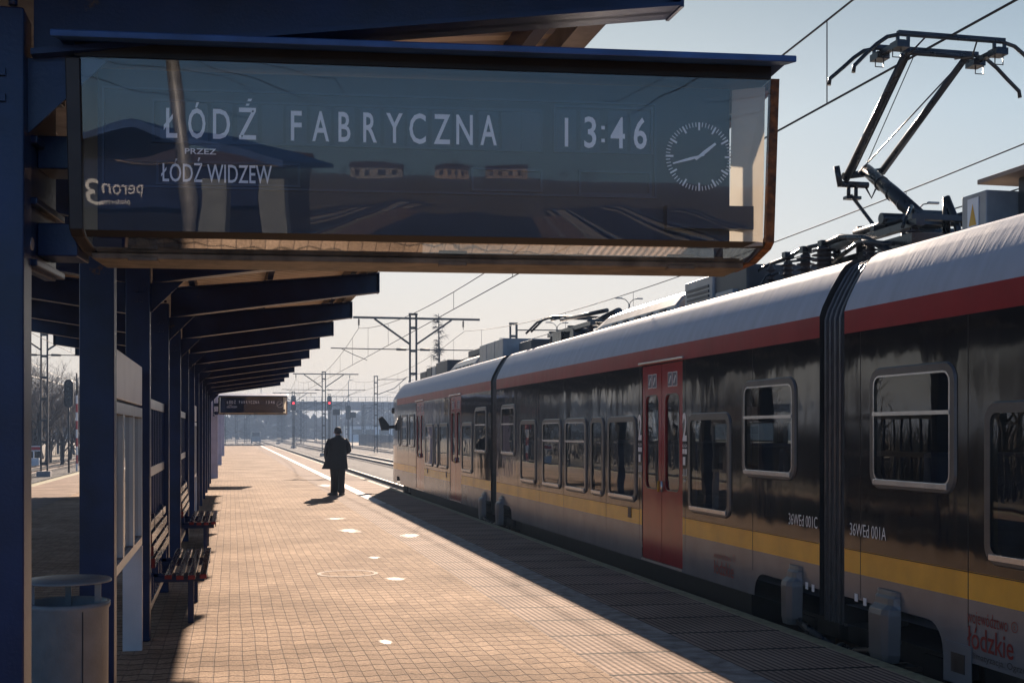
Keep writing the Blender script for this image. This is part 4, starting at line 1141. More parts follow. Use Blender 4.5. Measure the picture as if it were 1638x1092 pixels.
for s in (-1, 1):
    for y in (9.7, 10.45, 11.1):
        q = MB(); insulator(q, X0 + s * .45, y, 3.17, .24, .07); q.build('insulator', 'porcelain', pan)
m = MB(); m.tube([(X0, 10.33, 3.60), (X0, 10.85, 3.95), (X0, 11.36, 4.27)], [.075, .068, .06], 14)
for f in (.3, .5, .7): m.tube([Vector((X0, 10.33, 3.6)).lerp(Vector((X0, 11.36, 4.27)), f), Vector((X0, 10.33, 3.6)).lerp(Vector((X0, 11.36, 4.27)), f + .015)], .074, 14)
m.build('lower_arm', 'panto', pan)
m = MB()
m.tube([(X0 - .24, 11.38, 4.20), (X0 + .20, 11.38, 4.27)], .035, 10); m.tube([(X0 - .27, 11.42, 4.13), (X0 + .05, 11.42, 4.13)], .032, 10)
m.tube([(X0 - .26, 11.40, 4.10), (X0 - .30, 11.40, 4.30)], .03, 8)
m.tube([(X0 + .02, 11.42, 4.12), (X0 + .08, 11.40, 4.0), (X0 + .12, 11.36, 4.12)], .012, 6)
for dx in (-.16, -.08): m.tube([(X0 + dx, 11.42, 4.0), (X0 + dx, 11.42, 4.12)], .02, 8)
m.box(X0 - .2, X0 - .04, 11.38, 11.46, 3.98, 4.01)
m.build('knee_joint', 'panto', pan)
for a, b in (((X0 - .20, 11.40, 4.18), (X0 - .27, 10.12, 5.08)), ((X0 + .18, 11.38, 4.26), (X0 + .34, 10.12, 5.08))):
    m = MB(); m.tube([a, b], [.040, .030], 12); m.build('upper_arm', 'panto', pan)
m = MB()
m.tube([(X0 - .13, 11.42, 4.02), (X0 - .08, 10.98, 3.60)], .018, 8)
m.tube([(X0 - .13, 11.42, 4.2), (X0 - .235, 10.12, 5.06)], .012, 6)
m.tube([(X0 - .12, 11.3, 4.22), (X0 + .30, 10.16, 5.02)], .007, 6); m.tube([(X0 - .05, 11.35, 4.22), (X0 - .2, 10.14, 5.02)], .005, 6)
m.build('control_rod', 'panto', pan)
m = MB()
def bow(y, dz, tipx):
    pts = []
    for s in (-1, 1):
        seg = [(s * .50, 0), (s * .62, -.03), (s * .72, -.10), (s * .82, -.19), (s * tipx, -.30), (s * (tipx + .01), -.36)]
        pts = [(X0 + x, y, 5.115 + z + dz) for x, z in reversed(seg)] if s == -1 else pts + [(X0 + x, y, 5.115 + z + dz) for x, z in seg]
    m.tube(pts, .018, 8)
    m.box(X0 - .52, X0 + .52, y - .022, y + .022, 5.118 + dz, 5.145 + dz)
bow(9.85, 0, .93); bow(10.26, 0, .95)
m.tube([(X0 - .30, 10.12, 5.05), (X0 + .38, 10.12, 5.05)], .022, 8)
for s in (-1, 1):
    m.box(X0 + s * .48 - .03, X0 + s * .48 + .03, 9.84, 10.28, 5.03, 5.07)
    m.box(X0 + s * .48 - .06, X0 + s * .48 + .06, 9.82, 9.95, 5.0, 5.06); m.box(X0 + s * .48 - .06, X0 + s * .48 + .06, 10.16, 10.3, 5.0, 5.06)
    for y in (9.85, 10.26): m.box(X0 + s * .42 - .012, X0 + s * .42 + .012, y - .012, y + .012, 5.05, 5.115); m.box(X0 + s * .52 - .012, X0 + s * .52 + .012, y - .012, y + .012, 5.05, 5.115)
    for y in (9.9, 10.2):
        x = X0 + s * .5
        m.tube([(x - .04, y, 5.0), (x - .04, y, 4.93), (x + .04, y, 4.93), (x + .04, y, 5.0)], .006, 5)
    m.tube([(X0 + s * .25, 9.85, 5.11), (X0 + s * .30, 10.0, 5.02), (X0 + s * .25, 10.2, 5.05)], .008, 5)
m.build('collector_head', 'panto', pan)
# folded pantograph at the other end of the middle car
m = MB(); yb = 21.9
for s in (-1, 1): m.box(X0 + s * .5 - .04, X0 + s * .5 + .04, 19.3, 22.1, 3.38, 3.44)
for y in (19.4, 20.6, 21.9): m.box(X0 - .55, X0 + .55, y, y + .07, 3.441, 3.48)
m.box(X0 - .6, X0 - .2, 20.9, 21.5, 3.20, 3.40); m.tube([(X0 - .55, 20.4, 3.30), (X0 - .25, 20.4, 3.30)], .12, 14)
p2 = m.build('pantograph', 'panto', train); p2['label'] = 'folded pantograph lying flat on the roof'
m = MB(); m.tube([(X0, 21.8, 3.50), (X0, 19.5, 3.62)], .07, 12); m.build('lower_arm', 'panto', p2)
for s in (-1, 1): MB().tube([(X0 + s * .2, 19.5, 3.64), (X0 + s * .3, 22.0, 3.70)], .035, 10).build('upper_arm', 'panto', p2)
m = MB()
for y in (21.75, 22.15):
    m.tube([(X0 - .93, y, 3.45), (X0 - .72, y, 3.66), (X0 - .5, y, 3.74), (X0 + .5, y, 3.74), (X0 + .72, y, 3.66), (X0 + .93, y, 3.45)], .02, 8)
m.tube([(X0 - .45, 21.75, 3.70), (X0 - .45, 22.15, 3.70)], .02, 6); m.tube([(X0 + .45, 21.75, 3.70), (X0 + .45, 22.15, 3.70)], .02, 6)
m.build('collector_head', 'panto', p2)
for s in (-1, 1):
    for y in (19.4, 21.9):
        q = MB(); insulator(q, X0 + s * .5, y, 3.17, .20, .07); q.build('insulator', 'porcelain', p2)

# ================================================================== catenary
def lattice(m, x, y, z0, z1, w=.32, pw=.085, step=1.15):
    for s in (-1, 1): m.box(x + s * w / 2 - pw / 2, x + s * w / 2 + pw / 2, y - .06, y + .06, z0, z1)
    z = z0 + .5
    while z < z1:
        m.box(x - w / 2 + pw / 2, x + w / 2 - pw / 2, y - .05, y + .05, z, z + .13); z += step
    m.box(x - w / 2 - .06, x + w / 2 + .06, y - .07, y + .07, z1, z1 + .10)
def tmast():
    t = thing('catenary_mast', '', 'catenary mast')
    m = MB(); lattice(m, 0, 0, -.6, 7.5); m.build('mast', 'mast', t, local=True)
    m = MB(); m.box(-.35, .35, -.35, .35, -.8, -.45); m.build('footing', 'concrete', t, local=True)
    m = MB(); m.box(-3.0, 3.4, -.05, .05, 7.29, 7.39)
    for s in (-1, 1): m.beam((s * 1.95, 0, 7.29), (s * .17, 0, 6.05), .07, .09)
    m.build('crossarm', 'mast', t, local=True)
    for s in (-2.72, 2.55):
        m = MB(); insulator(m, s, 0, 6.95, .3, .06); m.tube([(s, 0, 6.8), (s, 0, 7.3)], .015, 6); m.build('insulator', 'porcelain', t, local=True)
        m = MB(); g = 1 if s > 0 else -1
        m.tube([(g * .2, 0, 5.78), (g * 2.4, 0, 5.78), (g * 4.1, 0, 5.80)], .028, 6); m.tube([(g * .35, 0, 5.78), (g * .85, 0, 5.78)], .06, 8)
        m.tube([(g * 3.6, 0, 5.79), (g * 3.0, 0, 5.5), (g * 2.3, 0, 5.22)], .018, 6); m.build('registration_arm', 'mast', t, local=True)
    return t
tm = tmast(); tm.location = (8.9, 62.3, 0)
tm['label'] = 'T shaped lattice catenary mast rising just behind the far roof of the train'; tm['group'] = 'T shaped catenary masts'
for x, y, lab in ((8.9, 124.4, 'T shaped lattice catenary mast straight above the man in black'), (8.9, 186.5, 'small hazy T shaped catenary mast carrying the left red signal'), (8.9, 248.6, 'farthest tiny T shaped catenary mast deep in the haze'),
                  (-9.8, 71.0, 'T shaped lattice catenary mast left of the platform, seen between the two nearest columns'), (-9.8, 133.0, 'hazy T shaped catenary mast far left behind the canopy columns'), (-9.8, 195, 'farthest hazy T shaped mast on the left side of the platform')):
    q = copy_tree(tm); q.location = (x, y, 0); q['label'] = lab
def amast():
    t = thing('cantilever_mast', '', 'catenary mast')
    m = MB(); lattice(m, 0, 0, -.6, 7.5, .34); m.build('mast', 'mast', t, local=True)
    m = MB(); m.tube([(.2, 0, 7.2), (3.2, 0, 7.25)], .035, 6); m.tube([(.2, 0, 5.6), (2.0, 0, 6.3), (3.3, 0, 7.5)], .045, 6); m.tube([(1.2, 0, 5.9), (2.4, 0, 5.8), (3.4, 0, 5.4)], .02, 6)
    m.tube([(2.55, 0, 6.6), (2.55, 0, 5.3)], .03, 6)
    m.build('bracket_arm', 'mast', t, local=True)
    return t
am = amast(); am.location = (15.0, 66.5, 0); am['label'] = 'lattice catenary mast with one bracket arm, standing behind the roof gear of the middle car'; am['group'] = 'bracket masts right of the tracks'
for y, lab in ((133, 'lattice bracket mast just left of the train cab, above the wire fence'), (198, 'small hazy bracket mast between the red signals and the train cab'), (262, 'farthest tiny bracket mast right of the tracks')):
    q = copy_tree(am); q.location = (15.0, y, 0); q['label'] = lab
def wires(x, label, supports, zc=5.14, zm=6.80, zl=5.62, y0=-60, y1=330):
    t = thing('overhead_line', label, 'overhead line', (x, 62.3, zc))
    MB().tube([(x, y, zc) for y in (y0, 120, y1)], .012, 5).build('contact_wire', 'wire', t)
    def zf(y):
        u = ((y - supports) / 62.1) % 1.0; v = abs(2 * u - 1)
        return zl + (zm - zl) * v ** 2.2
    pts = []; y = y0
    while y <= y1: pts.append((x, y, zf(y))); y += 2.07
    MB().tube(pts, .012, 5).build('messenger_wire', 'wire', t)
    y = supports - 62.1 * 1 + 4.4; n = 0
    while y < 200 and n < 40:
        if y > 5: MB().tube([(x, y, zc), (x, y, zf(y))], .007, 4).build('dropper', 'wire', t); n += 1
        y += 7.6
    return t
wires(6.16, 'contact and carrier wires above the platform track, touched by the pantograph', 62.3)
wires(11.5, 'contact and carrier wires above the second track, beyond the train roof', 62.3, 5.3, 6.75, 5.75)
wires(18.1, 'thin overhead wires above the third track on the right', 66.5, 5.3, 6.8, 5.9)
wires(-7.0, 'overhead wires left of the platform, nearest the canopy', 71.0, 5.2, 6.8, 5.7)
wires(-12.4, 'overhead wires left of the lattice mast, over the farther left track', 71.0, 5.2, 6.8, 5.7)

# ================================================================== signals
def signal(lit, ladder=True):
    t = thing('railway_signal', '', 'railway signal')
    m = MB(); m.tube([(0, 0, -.7), (0, 0, 5.6)], .07, 8)
    if ladder:
        for s in (-.16, .16): m.tube([(s + .3, .1, -.6), (s + .3, .1, 5)], .018, 5)
    m.build('post', 'mast', t, local=True)
    m = MB(); P = rrect(-.34, .34, 4.95, 7.15, .33, 5)
    m.loft([[(x, y, z) for x, z in P] for y in (-.12, .12)])
    h = m.build('head', 'black', t, local=True)
    for k in range(5):
        z = 5.3 + k * .375; l = lit == k
        m = MB(); m.loft([[(r * math.cos(2 * math.pi * i / 16), y, z + r * math.sin(2 * math.pi * i / 16)) for i in range(16)] for r, y in ((.13, -.10), (.13, -.13))])
        m.build('lamp', 'signalred' if l else 'lens', h, local=True)
        m = MB(); m.loft([[(.155 * math.cos(R(180 * i / 10)), y, z + .155 * math.sin(R(180 * i / 10))) for i in range(11)] for y in (-.12, -.36)], 0, False, False, False)
        m.build('hood', 'black', h, local=True)
    return t
sg = signal(2); sg.location = (8.6, 180, -.35); sg['label'] = 'railway signal showing red, the left one of the two lit signals'; sg['group'] = 'colour light signals'
q = copy_tree(sg); q.location = (14.2, 187, -.15); q['label'] = 'railway signal showing red, right above the head of the man in black'
q = signal(-1); q.location = (17.0, 187, -1.55); q['label'] = 'unlit dark railway signal, right of the two red signals'; q['group'] = 'colour light signals'
# left signal seen from behind and its striped post
p = on_plane(110, 612, Vector((-9.3, 60, 0)), Vector((1, 0, 0)))
q = signal(-1, False); q.location = (p.x, p.y + 0, -2.75); q.scale = (.75, .75, .75); q.location.z = 3.35 - 6.05 * .75 + .55
q['label'] = 'dark railway signal head seen behind the nearest columns, left of the platform'; q['group'] = 'colour light signals'
t = thing('striped_post', 'red and white striped post standing beside the left signal', 'post', (p.x + .45, p.y, -.7))
m = MB()
for k in range(9): m.box(t.location.x - .05, t.location.x + .05, p.y - .05, p.y + .05, -.7 + k * .5, -.2 + k * .5, k % 2)
m.build('shaft', ['white', 'red'], t)
m = MB(); m.tube([(t.location.x, p.y, 3.8), (t.location.x, p.y, 5.1)], .05, 8); m.build('top_tube', 'mast', t)
p = on_plane(54, 717, Vector((-12.9, 0, 0)), Vector((1, 0, 0)))
t = thing('track_sign', 'small red and white board on a short post by the left tracks', 'sign', (p.x, p.y, -.8))
MB().box(p.x - .5, p.x + .5, p.y - .02, p.y + .02, p.z - .18, p.z + .18).build('plate', 'white', t)
MB().box(p.x - .42, p.x + .42, p.y - .026, p.y - .021, p.z - .11, p.z + .11).build('red_band', 'red', t)
m = MB(); m.tube([(p.x, p.y, -.8), (p.x, p.y, p.z - .18)], .035, 8); m.box(p.x - .35, p.x + .35, p.y - .2, p.y + .2, -.79, -.1); m.build('post', 'white', t)

# ================================================================== fence, lamps, bridge, far poles
t = thing('wire_fence', 'long grey wire mesh fence with posts beyond the tracks on the right', 'fence', (22, 120, -.8))
for k in range(34):
    y = 40 + k * 5.5; m = MB(); m.box(21.96, 22.04, y - .04, y + .04, -.8, 1.25); m.build('post', 'mast', t)
m = MB(); y = 40.0
while y < 221.5: m.box(21.995, 22.005, y, y + .02, -.75, 1.18); y += .12 if y > 140 else .3
for k in range(9): z = -.7 + k * .23; m.box(21.99, 22.01, 40, 221.5, z, z + .02)
m.build('mesh_panel', 'fence', t)
def lamp():
    t = thing('street_lamp', '', 'street lamp')
    MB().tube([(0, 0, -.8), (0, 0, 10.6)], [.11, .06], 8).build('pole', 'mast', t, local=True)
    for s in (-1, 1):
        MB().tube([(0, 0, 10.5), (s * .08, 0, 10.75), (s * .3, 0, 10.95), (s * .55, 0, 11.0)], .03, 6).build('arm', 'mast', t, local=True)
        m = MB(); m.box(min(s * .5, s * 1.0), max(s * .5, s * 1.0), -.08, .08, 10.98, 11.07); m.build('lantern', 't_roofgear', t, bevel=.02, local=True)
    return t
lm = None
for y, lab in ((46.2, 'double armed street lamp seen under the raised pantograph'), (84, 'double armed street lamp above the air conditioner of the middle car'), (104, 'double armed street lamp over the folded pantograph'), (123, 'farthest double armed street lamp behind the train roof')):
    if lm is None: lm = lamp(); q = lm
    else: q = copy_tree(lm)
    q.location = (27.3, y, 0); q['label'] = lab; q['group'] = 'double armed street lamps'
t = thing('road_bridge', 'long flat concrete road bridge with a railing crossing the tracks in the haze', 'bridge', (30, 350, 0))
m = MB(); m.box(-160, 330, 345, 357, 7.6, 9.4); m.box(-160, 330, 344.6, 345, 9.1, 9.9); m.build('deck', 'bridge', t)
for x in (-70, -32, 28, 58, 92, 130):
    m = MB(); m.box(x - .8, x + .8, 347, 355, -.8, 7.6); m.build('pier', 'bridge', t)
m = MB()
for k in range(240): x = -160 + k * 2; m.box(x, x + .12, 344.8, 344.92, 9.9, 11.1)
m.box(-160, 330, 344.8, 344.9, 11.1, 11.2); m.build('railing', 'mast', t)
for k in range(9):
    x = -40 + k * 22 + (k * 37 % 7)
    m = MB(); m.tube([(x, 352, 9.4), (x, 352, 16)], .1, 6); m.tube([(x, 352, 16), (x + 1.5, 352, 16.3)], .07, 5); m.build('bridge_lamp', 'mast', t)
m = MB(); m.loft([[(x, y, z) for x, z in ((330, -.8), (150, -.8), (130, 7.5), (330, 8.4))] for y in (343, 359)], 0); m.build('abutment', 'ground', t)
random.seed(11)
fp = None
for k in range(46):
    y = random.uniform(215, 335); u = random.uniform(-.085, .125)
    x = y * (u + .0) + random.uniform(-2, 2)
    if 4 < x < 8.2 or abs(x - 8.9) < .6: x += 5
    if fp is None:
        fp = thing('steel_pole', 'thin steel pole standing in the hazy yard beyond the platform end', 'pole', (x, y, 0), 0, 'thin poles in the hazy yard')
        m = MB(); lattice(m, 0, 0, -.8, 7.8, .34, .10, 1.0); m.build('shaft', 'mast', fp, local=True)
        m = MB(); m.tube([(.2, 0, 7.3), (2.6, 0, 7.35)], .05, 5); m.tube([(.2, 0, 5.9), (2.2, 0, 7.3)], .05, 5); m.build('arm', 'mast', fp, local=True)
    else:
        q = copy_tree(fp); q.location = (x, y, random.uniform(-1.0, .3)); q.scale = (random.choice((-1, 1)), 1, 1)
# track-side dwarf boxes with wide tops (speed boards seen edge on)
tb = None
for px, y, lab in ((538, 170, 'dark box on a thin post right of the right red signal'), (564, 176, 'dark box on a thin post below the unlit signal')):
    p = on_plane(px, 657, Vector((0, y, 0)), Vector((0, 1, 0)))
    if tb is None:
        tb = thing('relay_box', lab, 'relay box', (p.x, y, 0), 0, 'boxes on posts among the signals'); q = tb
        MB().tube([(0, 0, -.8), (0, 0, 3.9)], .07, 6).build('post', 'mast', tb, local=True)
        m = MB(); m.box(-.45, .45, -.3, .3, 3.9, 4.7); m.build('box', 'black', tb, bevel=.05, local=True)
    else:
        q = copy_tree(tb); q.location = (p.x, y, -.3); q['label'] = lab
# distant van, low building
t = thing('delivery_van', 'small white delivery van parked in the haze beyond the platform end', 'van', (5.0, 268, -.8))
x, y = 5.0, 268
m = MB(); m.loft([[(x - 1, yy, -.4), (x + 1, yy, -.4), (x + 1, yy, h * .8), (x + .85, yy, h), (x - .85, yy, h), (x - 1, yy, h * .8)] for yy, h in ((y - 2.6, 1.75), (y + 1.2, 1.75), (y + 1.9, .7), (y + 2.7, .45))]); m.build('body', 't_roofgear', t, bevel=.05)
MB().box(x - .75, x + .75, y - 2.615, y - 2.601, .65, 1.45).build('rear_window', 'lens', t)
for sx in (-.85, .85):
    for dy in (-1.6, 1.7):
        m = MB(); m.loft([[(x + sx + dx, y + dy + .34 * math.cos(2 * math.pi * i / 14), -.46 + .34 * math.sin(2 * math.pi * i / 14)) for i in range(14)] for dx in (-.12, .12)]); m.build('wheel', 'black', t)
t = thing('low_building', 'low white depot building in the haze, left of the train cab', 'building', (37, 300, -.8))
MB().box(27, 50, 298, 310, -.8, 3.0).build('wall', 'white', t)
m = MB(); m.box(26.6, 50.4, 297.6, 310.4, 3.0, 3.4); m.build('roof', 'bridge', t)
for k in range(7): MB().box(28 + k * 3.2, 30.2 + k * 3.2, 297.96, 297.995, 1.0, 2.2).build('window', 'lens', t)

# ================================================================== trees
def bare_tree(name, h, seed, crown=.45, depth=5, up=.35, tw='bark2'):
    rnd = random.Random(seed)
    tr, cw = MB(), MB()
    def grow(p, d, ln, r, lv):
        n = 3; pts = [p]; dd = d.copy()
        for _ in range(n):
            dd = (dd + Vector((rnd.uniform(-.16, .16), rnd.uniform(-.16, .16), rnd.uniform(-.02, .14)))).normalized(); pts.append(pts[-1] + dd * ln / n)
        rs = [r * (1 - .4 * i / n) for i in range(n + 1)]
        (tr if lv == 0 else cw).tube(pts, rs, 6 if lv < 2 else 3, 0, False)
        if lv >= depth: return
        kids = rnd.randint(3, 4) if lv < 3 else rnd.randint(3, 4)
        for k in range(kids):
            i = rnd.uniform(.35 if lv else .3, 1.0); j = min(n - 1, int(i * n)); q = pts[j].lerp(pts[j + 1], i * n - j)
            a = rnd.uniform(0, 6.283); sp = rnd.uniform(.5, 1.0)
            nd = (dd + Vector((math.cos(a) * sp, math.sin(a) * sp, rnd.uniform(-.1, up)))).normalized()
            grow(q, nd, ln * rnd.uniform(.55, .78), r * rnd.uniform(.42, .58), lv + 1)
    t = thing(name, '', 'tree')
    grow(Vector((0, 0, 0)), Vector((0, 0, 1)), h * crown, h * .018, 0)
    tr.build('trunk', 'bark', t, local=True); cw.build('crown', tw, t, local=True)
    return t
protos = [bare_tree('bare_tree', 7.5, s) for s in (3, 8, 21)]
random.seed(4)
k = 0
for i in range(46):
    y = random.uniform(92, 150); px = random.uniform(30, 140) if i < 34 else random.uniform(180, 330)
    p = on_plane(px, 690, Vector((0, y, 0)), Vector((0, 1, 0)))
    q = protos[k] if k < 3 else copy_tree(protos[k % 3])
    q.location = (p.x, y, -.8); sc = random.uniform(.7, 1.15); q.scale = (sc * 1.2, sc * 1.2, sc); q.rotation_euler = (0, 0, random.uniform(0, 6.28))
    q['label'] = 'bare brown tree in the thicket left of the tracks, out of view, mirrored in the train'; q['group'] = 'bare trees in the thicket on the left'
    k += 1
for i in range(34):  # tree row added out of view, to darken what the train side mirrors
    y = -16 + i * 3.3 + random.uniform(-2, 2); x = random.uniform(-36, -18.5) - max(0, y - 80) * .2
    q = copy_tree(protos[i % 3]); q.location = (x, y, -.8); sc = random.uniform(.8, 1.3); q.scale = (sc * 1.25, sc * 1.25, sc); q.rotation_euler = (0, 0, random.uniform(0, 6.28))
    q['label'] = 'bare brown tree in the thicket left of the tracks, out of view, mirrored in the train'
# undergrowth in that thicket: countless thin stems
rnd = random.Random(2); m = MB()
for i in range(9000):
    y = rnd.uniform(-20, 150); x = -16.5 - max(0, y - 60) * rnd.uniform(.0, .5) - rnd.uniform(0, 9)
    h = rnd.uniform(.8, 3.6); dx, dy = rnd.uniform(-.5, .5), rnd.uniform(-.5, .5); w = rnd.uniform(.015, .05)
    a = rnd.uniform(0, 3.14); cx_, sx_ = math.cos(a) * w, math.sin(a) * w
    m.add([(x - cx_, y - sx_, -.8), (x + cx_, y + sx_, -.8), (x + dx, y + dy, -.8 + h)], [(0, 1, 2)])
    m.add([(x + dx * .5 - cx_, y + dy * .5, -.8 + h * .5), (x + dx * .5 + cx_, y + dy * .5, -.8 + h * .5), (x - dx * 1.2, y + dy, -.8 + h * .9)], [(0, 1, 2)])
tag(m.build('undergrowth', 'bark2'), 'brown leafless undergrowth between the bare trees left of the tracks', 'undergrowth', None, 'stuff')
# larch
t = thing('larch_tree', 'bare larch with drooping side branches standing behind the T shaped mast', 'tree', (0, 0, 0))
rnd = random.Random(7); m = MB(); m.tube([(0, 0, -.8), (.05, 0, 6), (-.03, 0, 11.6)], [.20, .12, .02], 8); m.build('trunk', 'bark', t, local=True)
m = MB()
for i in range(120):
    z = 2.0 + 9.4 * rnd.random() ** 1.25; f = max(0, 1 - (z - 2.0) / 9.7)
    a = rnd.uniform(0, 6.283); ln = (.18 + 2.0 * f ** .75) * rnd.uniform(.35, 1.1); d = Vector((math.cos(a), math.sin(a), 0))
    dr = rnd.uniform(-.25, .30)
    pts = [Vector((0, 0, z)), Vector((0, 0, z - dr * ln)) + d * ln * .5, Vector((0, 0, z - dr * .7 * ln + rnd.uniform(-.05, .2))) + d * ln]
    m.tube(pts, [.03, .02, .008], 4, 0, False)
    for j in range(int(10 + 18 * f)):
        u = rnd.uniform(.15, 1); b = pts[0].lerp(pts[1], u * 2) if u < .5 else pts[1].lerp(pts[2], u * 2 - 1)
        q = Vector((-d.y, d.x, 0)) * rnd.uniform(-.45, .45) + d * rnd.uniform(-.05, .35) + Vector((0, 0, rnd.uniform(-.34, .16)))
        m.tube([b, b + q * .6, b + q + Vector((0, 0, -.06))], [.016, .011, .005], 3, 0, False)
m.build('crown', 'bark', t, local=True)
p = on_plane(702, 690, Vector((0, 104, 0)), Vector((0, 1, 0))); t.location = (p.x, 104, 0)
# distant tree belt in the haze, seen as one mass
rnd = random.Random(9); m = MB()
for i in range(16000):
    y = rnd.uniform(380, 620); x = rnd.uniform(-.30, .75) * y; b = 5 + 4 * math.sin(x * .043) + 3 * math.sin(x * .11 + 1)
    z = rnd.uniform(-.8, max(2, b)) ; s = rnd.uniform(.9, 2.6); a = rnd.uniform(0, 3.14)
    m.add([(x - s * math.cos(a), y - s * math.sin(a), z - rnd.uniform(.2, 1)), (x + s * math.cos(a), y + s * math.sin(a), z), (x + rnd.uniform(-.4, .4), y, z + rnd.uniform(.6, 2.0))], [(0, 1, 2)])
tag(m.build('distant_woodland', 'bark2'), 'far belt of trees fading into the blue haze beyond the bridge', 'woodland', None, 'stuff')
# weeds along the end of the platform
rnd = random.Random(12); m = MB()
for i in range(2600):
    y = rnd.uniform(150.2, 230); x = rnd.uniform(-5.5, 4.2) if y < 200 else rnd.uniform(-5, 5)
    h = rnd.uniform(.1, .45); w = .03; m.add([(x - w, y, BEDZ), (x + w, y, BEDZ), (x + rnd.uniform(-.15, .15), y + rnd.uniform(-.1, .1), BEDZ + h)], [(0, 1, 2)])
tag(m.build('dry_weeds', 'bark2'), 'dry brown weeds in the ballast past the end of the platform', 'weeds', None, 'stuff')

# ================================================================== the man
mp = Vector((2.73, 33.1, 0))
rows_k = .93
man = thing('person', 'person in a long black coat and black trousers standing with head bowed, seen from behind', 'person', mp, R(-8))
def skinned(name, verts, edges, radii, mt, root=0, lv=2):
    me = bpy.data.meshes.new(name); me.from_pydata(verts, edges, []); me.materials.append(M[mt])
    o = bpy.data.objects.new(name, me); COL.objects.link(o)
    sk = o.modifiers.new('skin', 'SKIN'); sk.use_smooth_shade = True
    o.modifiers.new('sub', 'SUBSURF').levels = lv; o.modifiers['sub'].render_levels = lv
    for i, v in enumerate(me.skin_vertices[0].data): v.radius = (radii[i], radii[i]) if not isinstance(radii[i], tuple) else radii[i]; v.use_root = i == root
    return o
# body: pelvis root, spine, bowed head, arms, legs, five-fingered hands (local x right, y forward)
V, Ed, Rd = [], [], []
def node(p, r, parent=None):
    V.append(p); Rd.append(r)
    if parent is not None: Ed.append((parent, len(V) - 1))
    return len(V) - 1
pel = node((0, 0, .95), .12); sp = node((0, .0, 1.2), .12, pel); ch = node((0, .0, 1.38), .13, sp); nk = node((0, .02, 1.53), .058, ch)
h1 = node((0, .05, 1.60), .070, nk); h2 = node((0, .07, 1.68), .088, h1); h3 = node((0, .065, 1.745), .060, h2)
def hand(w, d, side):
    d = Vector(d).normalized(); q = Vector((side, 0, 0)); u = d.cross(q).normalized(); q = u.cross(d).normalized()
    pm = node(tuple(Vector(V[w]) + d * .07), .026, w)
    for k, (o_, ln) in enumerate(((-.028, .068), (-.009, .078), (.009, .073), (.027, .056))):
        a = node(tuple(Vector(V[pm]) + d * .03 + q * o_), .0095, pm); b = node(tuple(Vector(V[a]) + d * ln * .5 + u * .008), .0088, a); node(tuple(Vector(V[b]) + d * ln * .35 + u * .022), .0075, b)
    a = node(tuple(Vector(V[w]) + d * .03 - q * .036), .011, w); node(tuple(Vector(V[a]) + d * .035 - q * .018 + u * .01), .009, a)
shL = node((-.20, 0, 1.45), .062, ch); elL = node((-.27, -.03, 1.17), .046, shL); wrL = node((-.27, .07, .93), .030, elL); hand(wrL, (0, .15, -1), -1)
shR = node((.20, 0, 1.45), .062, ch); elR = node((.27, -.02, 1.17), .046, shR); wrR = node((.10, .24, 1.16), .030, elR); hand(wrR, (-.7, .5, .2), -1)
for s in (-1, 1):
    hp = node((s * .09, 0, .86), .085, pel); kn = node((s * .10, .02, .49), .058, hp); an = node((s * .10 + s * .01, -.01, .09), .038, kn)
body = skinned('body', V, Ed, Rd, 'skin'); body.parent = man
# face and ears as part of the same head mesh would face away; ears and nose are small bumps kept with the hair-line
m = MB()
def ell(c, rx, ry, n=20, p=2.0): return [(c[0] + rx * math.copysign(abs(math.cos(2 * math.pi * k / n)) ** (2 / p), math.cos(2 * math.pi * k / n)), c[1] + ry * math.copysign(abs(math.sin(2 * math.pi * k / n)) ** (2 / p), math.sin(2 * math.pi * k / n)), c[2]) for k in range(n)]
m.loft([ell((0, .055, 1.615), .074, .076), ell((0, .06, 1.66), .094, .10), ell((0, .065, 1.71), .096, .108), ell((0, .065, 1.75), .086, .095), ell((0, .065, 1.78), .058, .066), ell((0, .065, 1.792), .02, .024)], 0, True, True)
m.build('hair', 'hair', man, local=True)
m = MB()
for s in (-1, 1): m.lathe((s * .098, .075, 1.645), [(.004, -.03), (.016, -.015), (.018, .015), (.006, .032)], 8)
m.build('ear', 'skin', man, local=True)
# coat: flared body with collar, sleeves
m = MB()
rows = [(.69, -.075, .372, .20), (.82, -.055, .335, .195), (1.0, -.03, .288, .18), (1.17, -.005, .250, .165), (1.32, 0, .258, .16), (1.42, 0, .252, .145), (1.49, .0, .20, .115), (1.535, .015, .105, .095), (1.575, .03, .078, .082)]
rows = [(z, x, a * rows_k, b) for z, x, a, b in rows]
m.loft([ell((x, .0, z), a, b, 28, 2.4) for z, x, a, b in rows], 0, False, True)
inn = [ell((x, .0, z + .002), a - .015, b - .015, 28, 2.4) for z, x, a, b in rows[:3]]
m.loft(inn, 0, False, True)
m.ring(ell((rows[0][1], 0, .69), .372 * rows_k, .20, 28, 2.4), inn[0])
m.tube([(-.19, 0, 1.46), (-.26, -.02, 1.30), (-.295, -.03, 1.14), (-.30, .03, 1.02), (-.285, .07, .93)], [.070, .074, .068, .062, .058], 14)
m.tube([(.19, 0, 1.46), (.265, -.02, 1.32), (.29, -.015, 1.17), (.235, .10, 1.13), (.13, .22, 1.15)], [.070, .074, .070, .062, .054], 14)
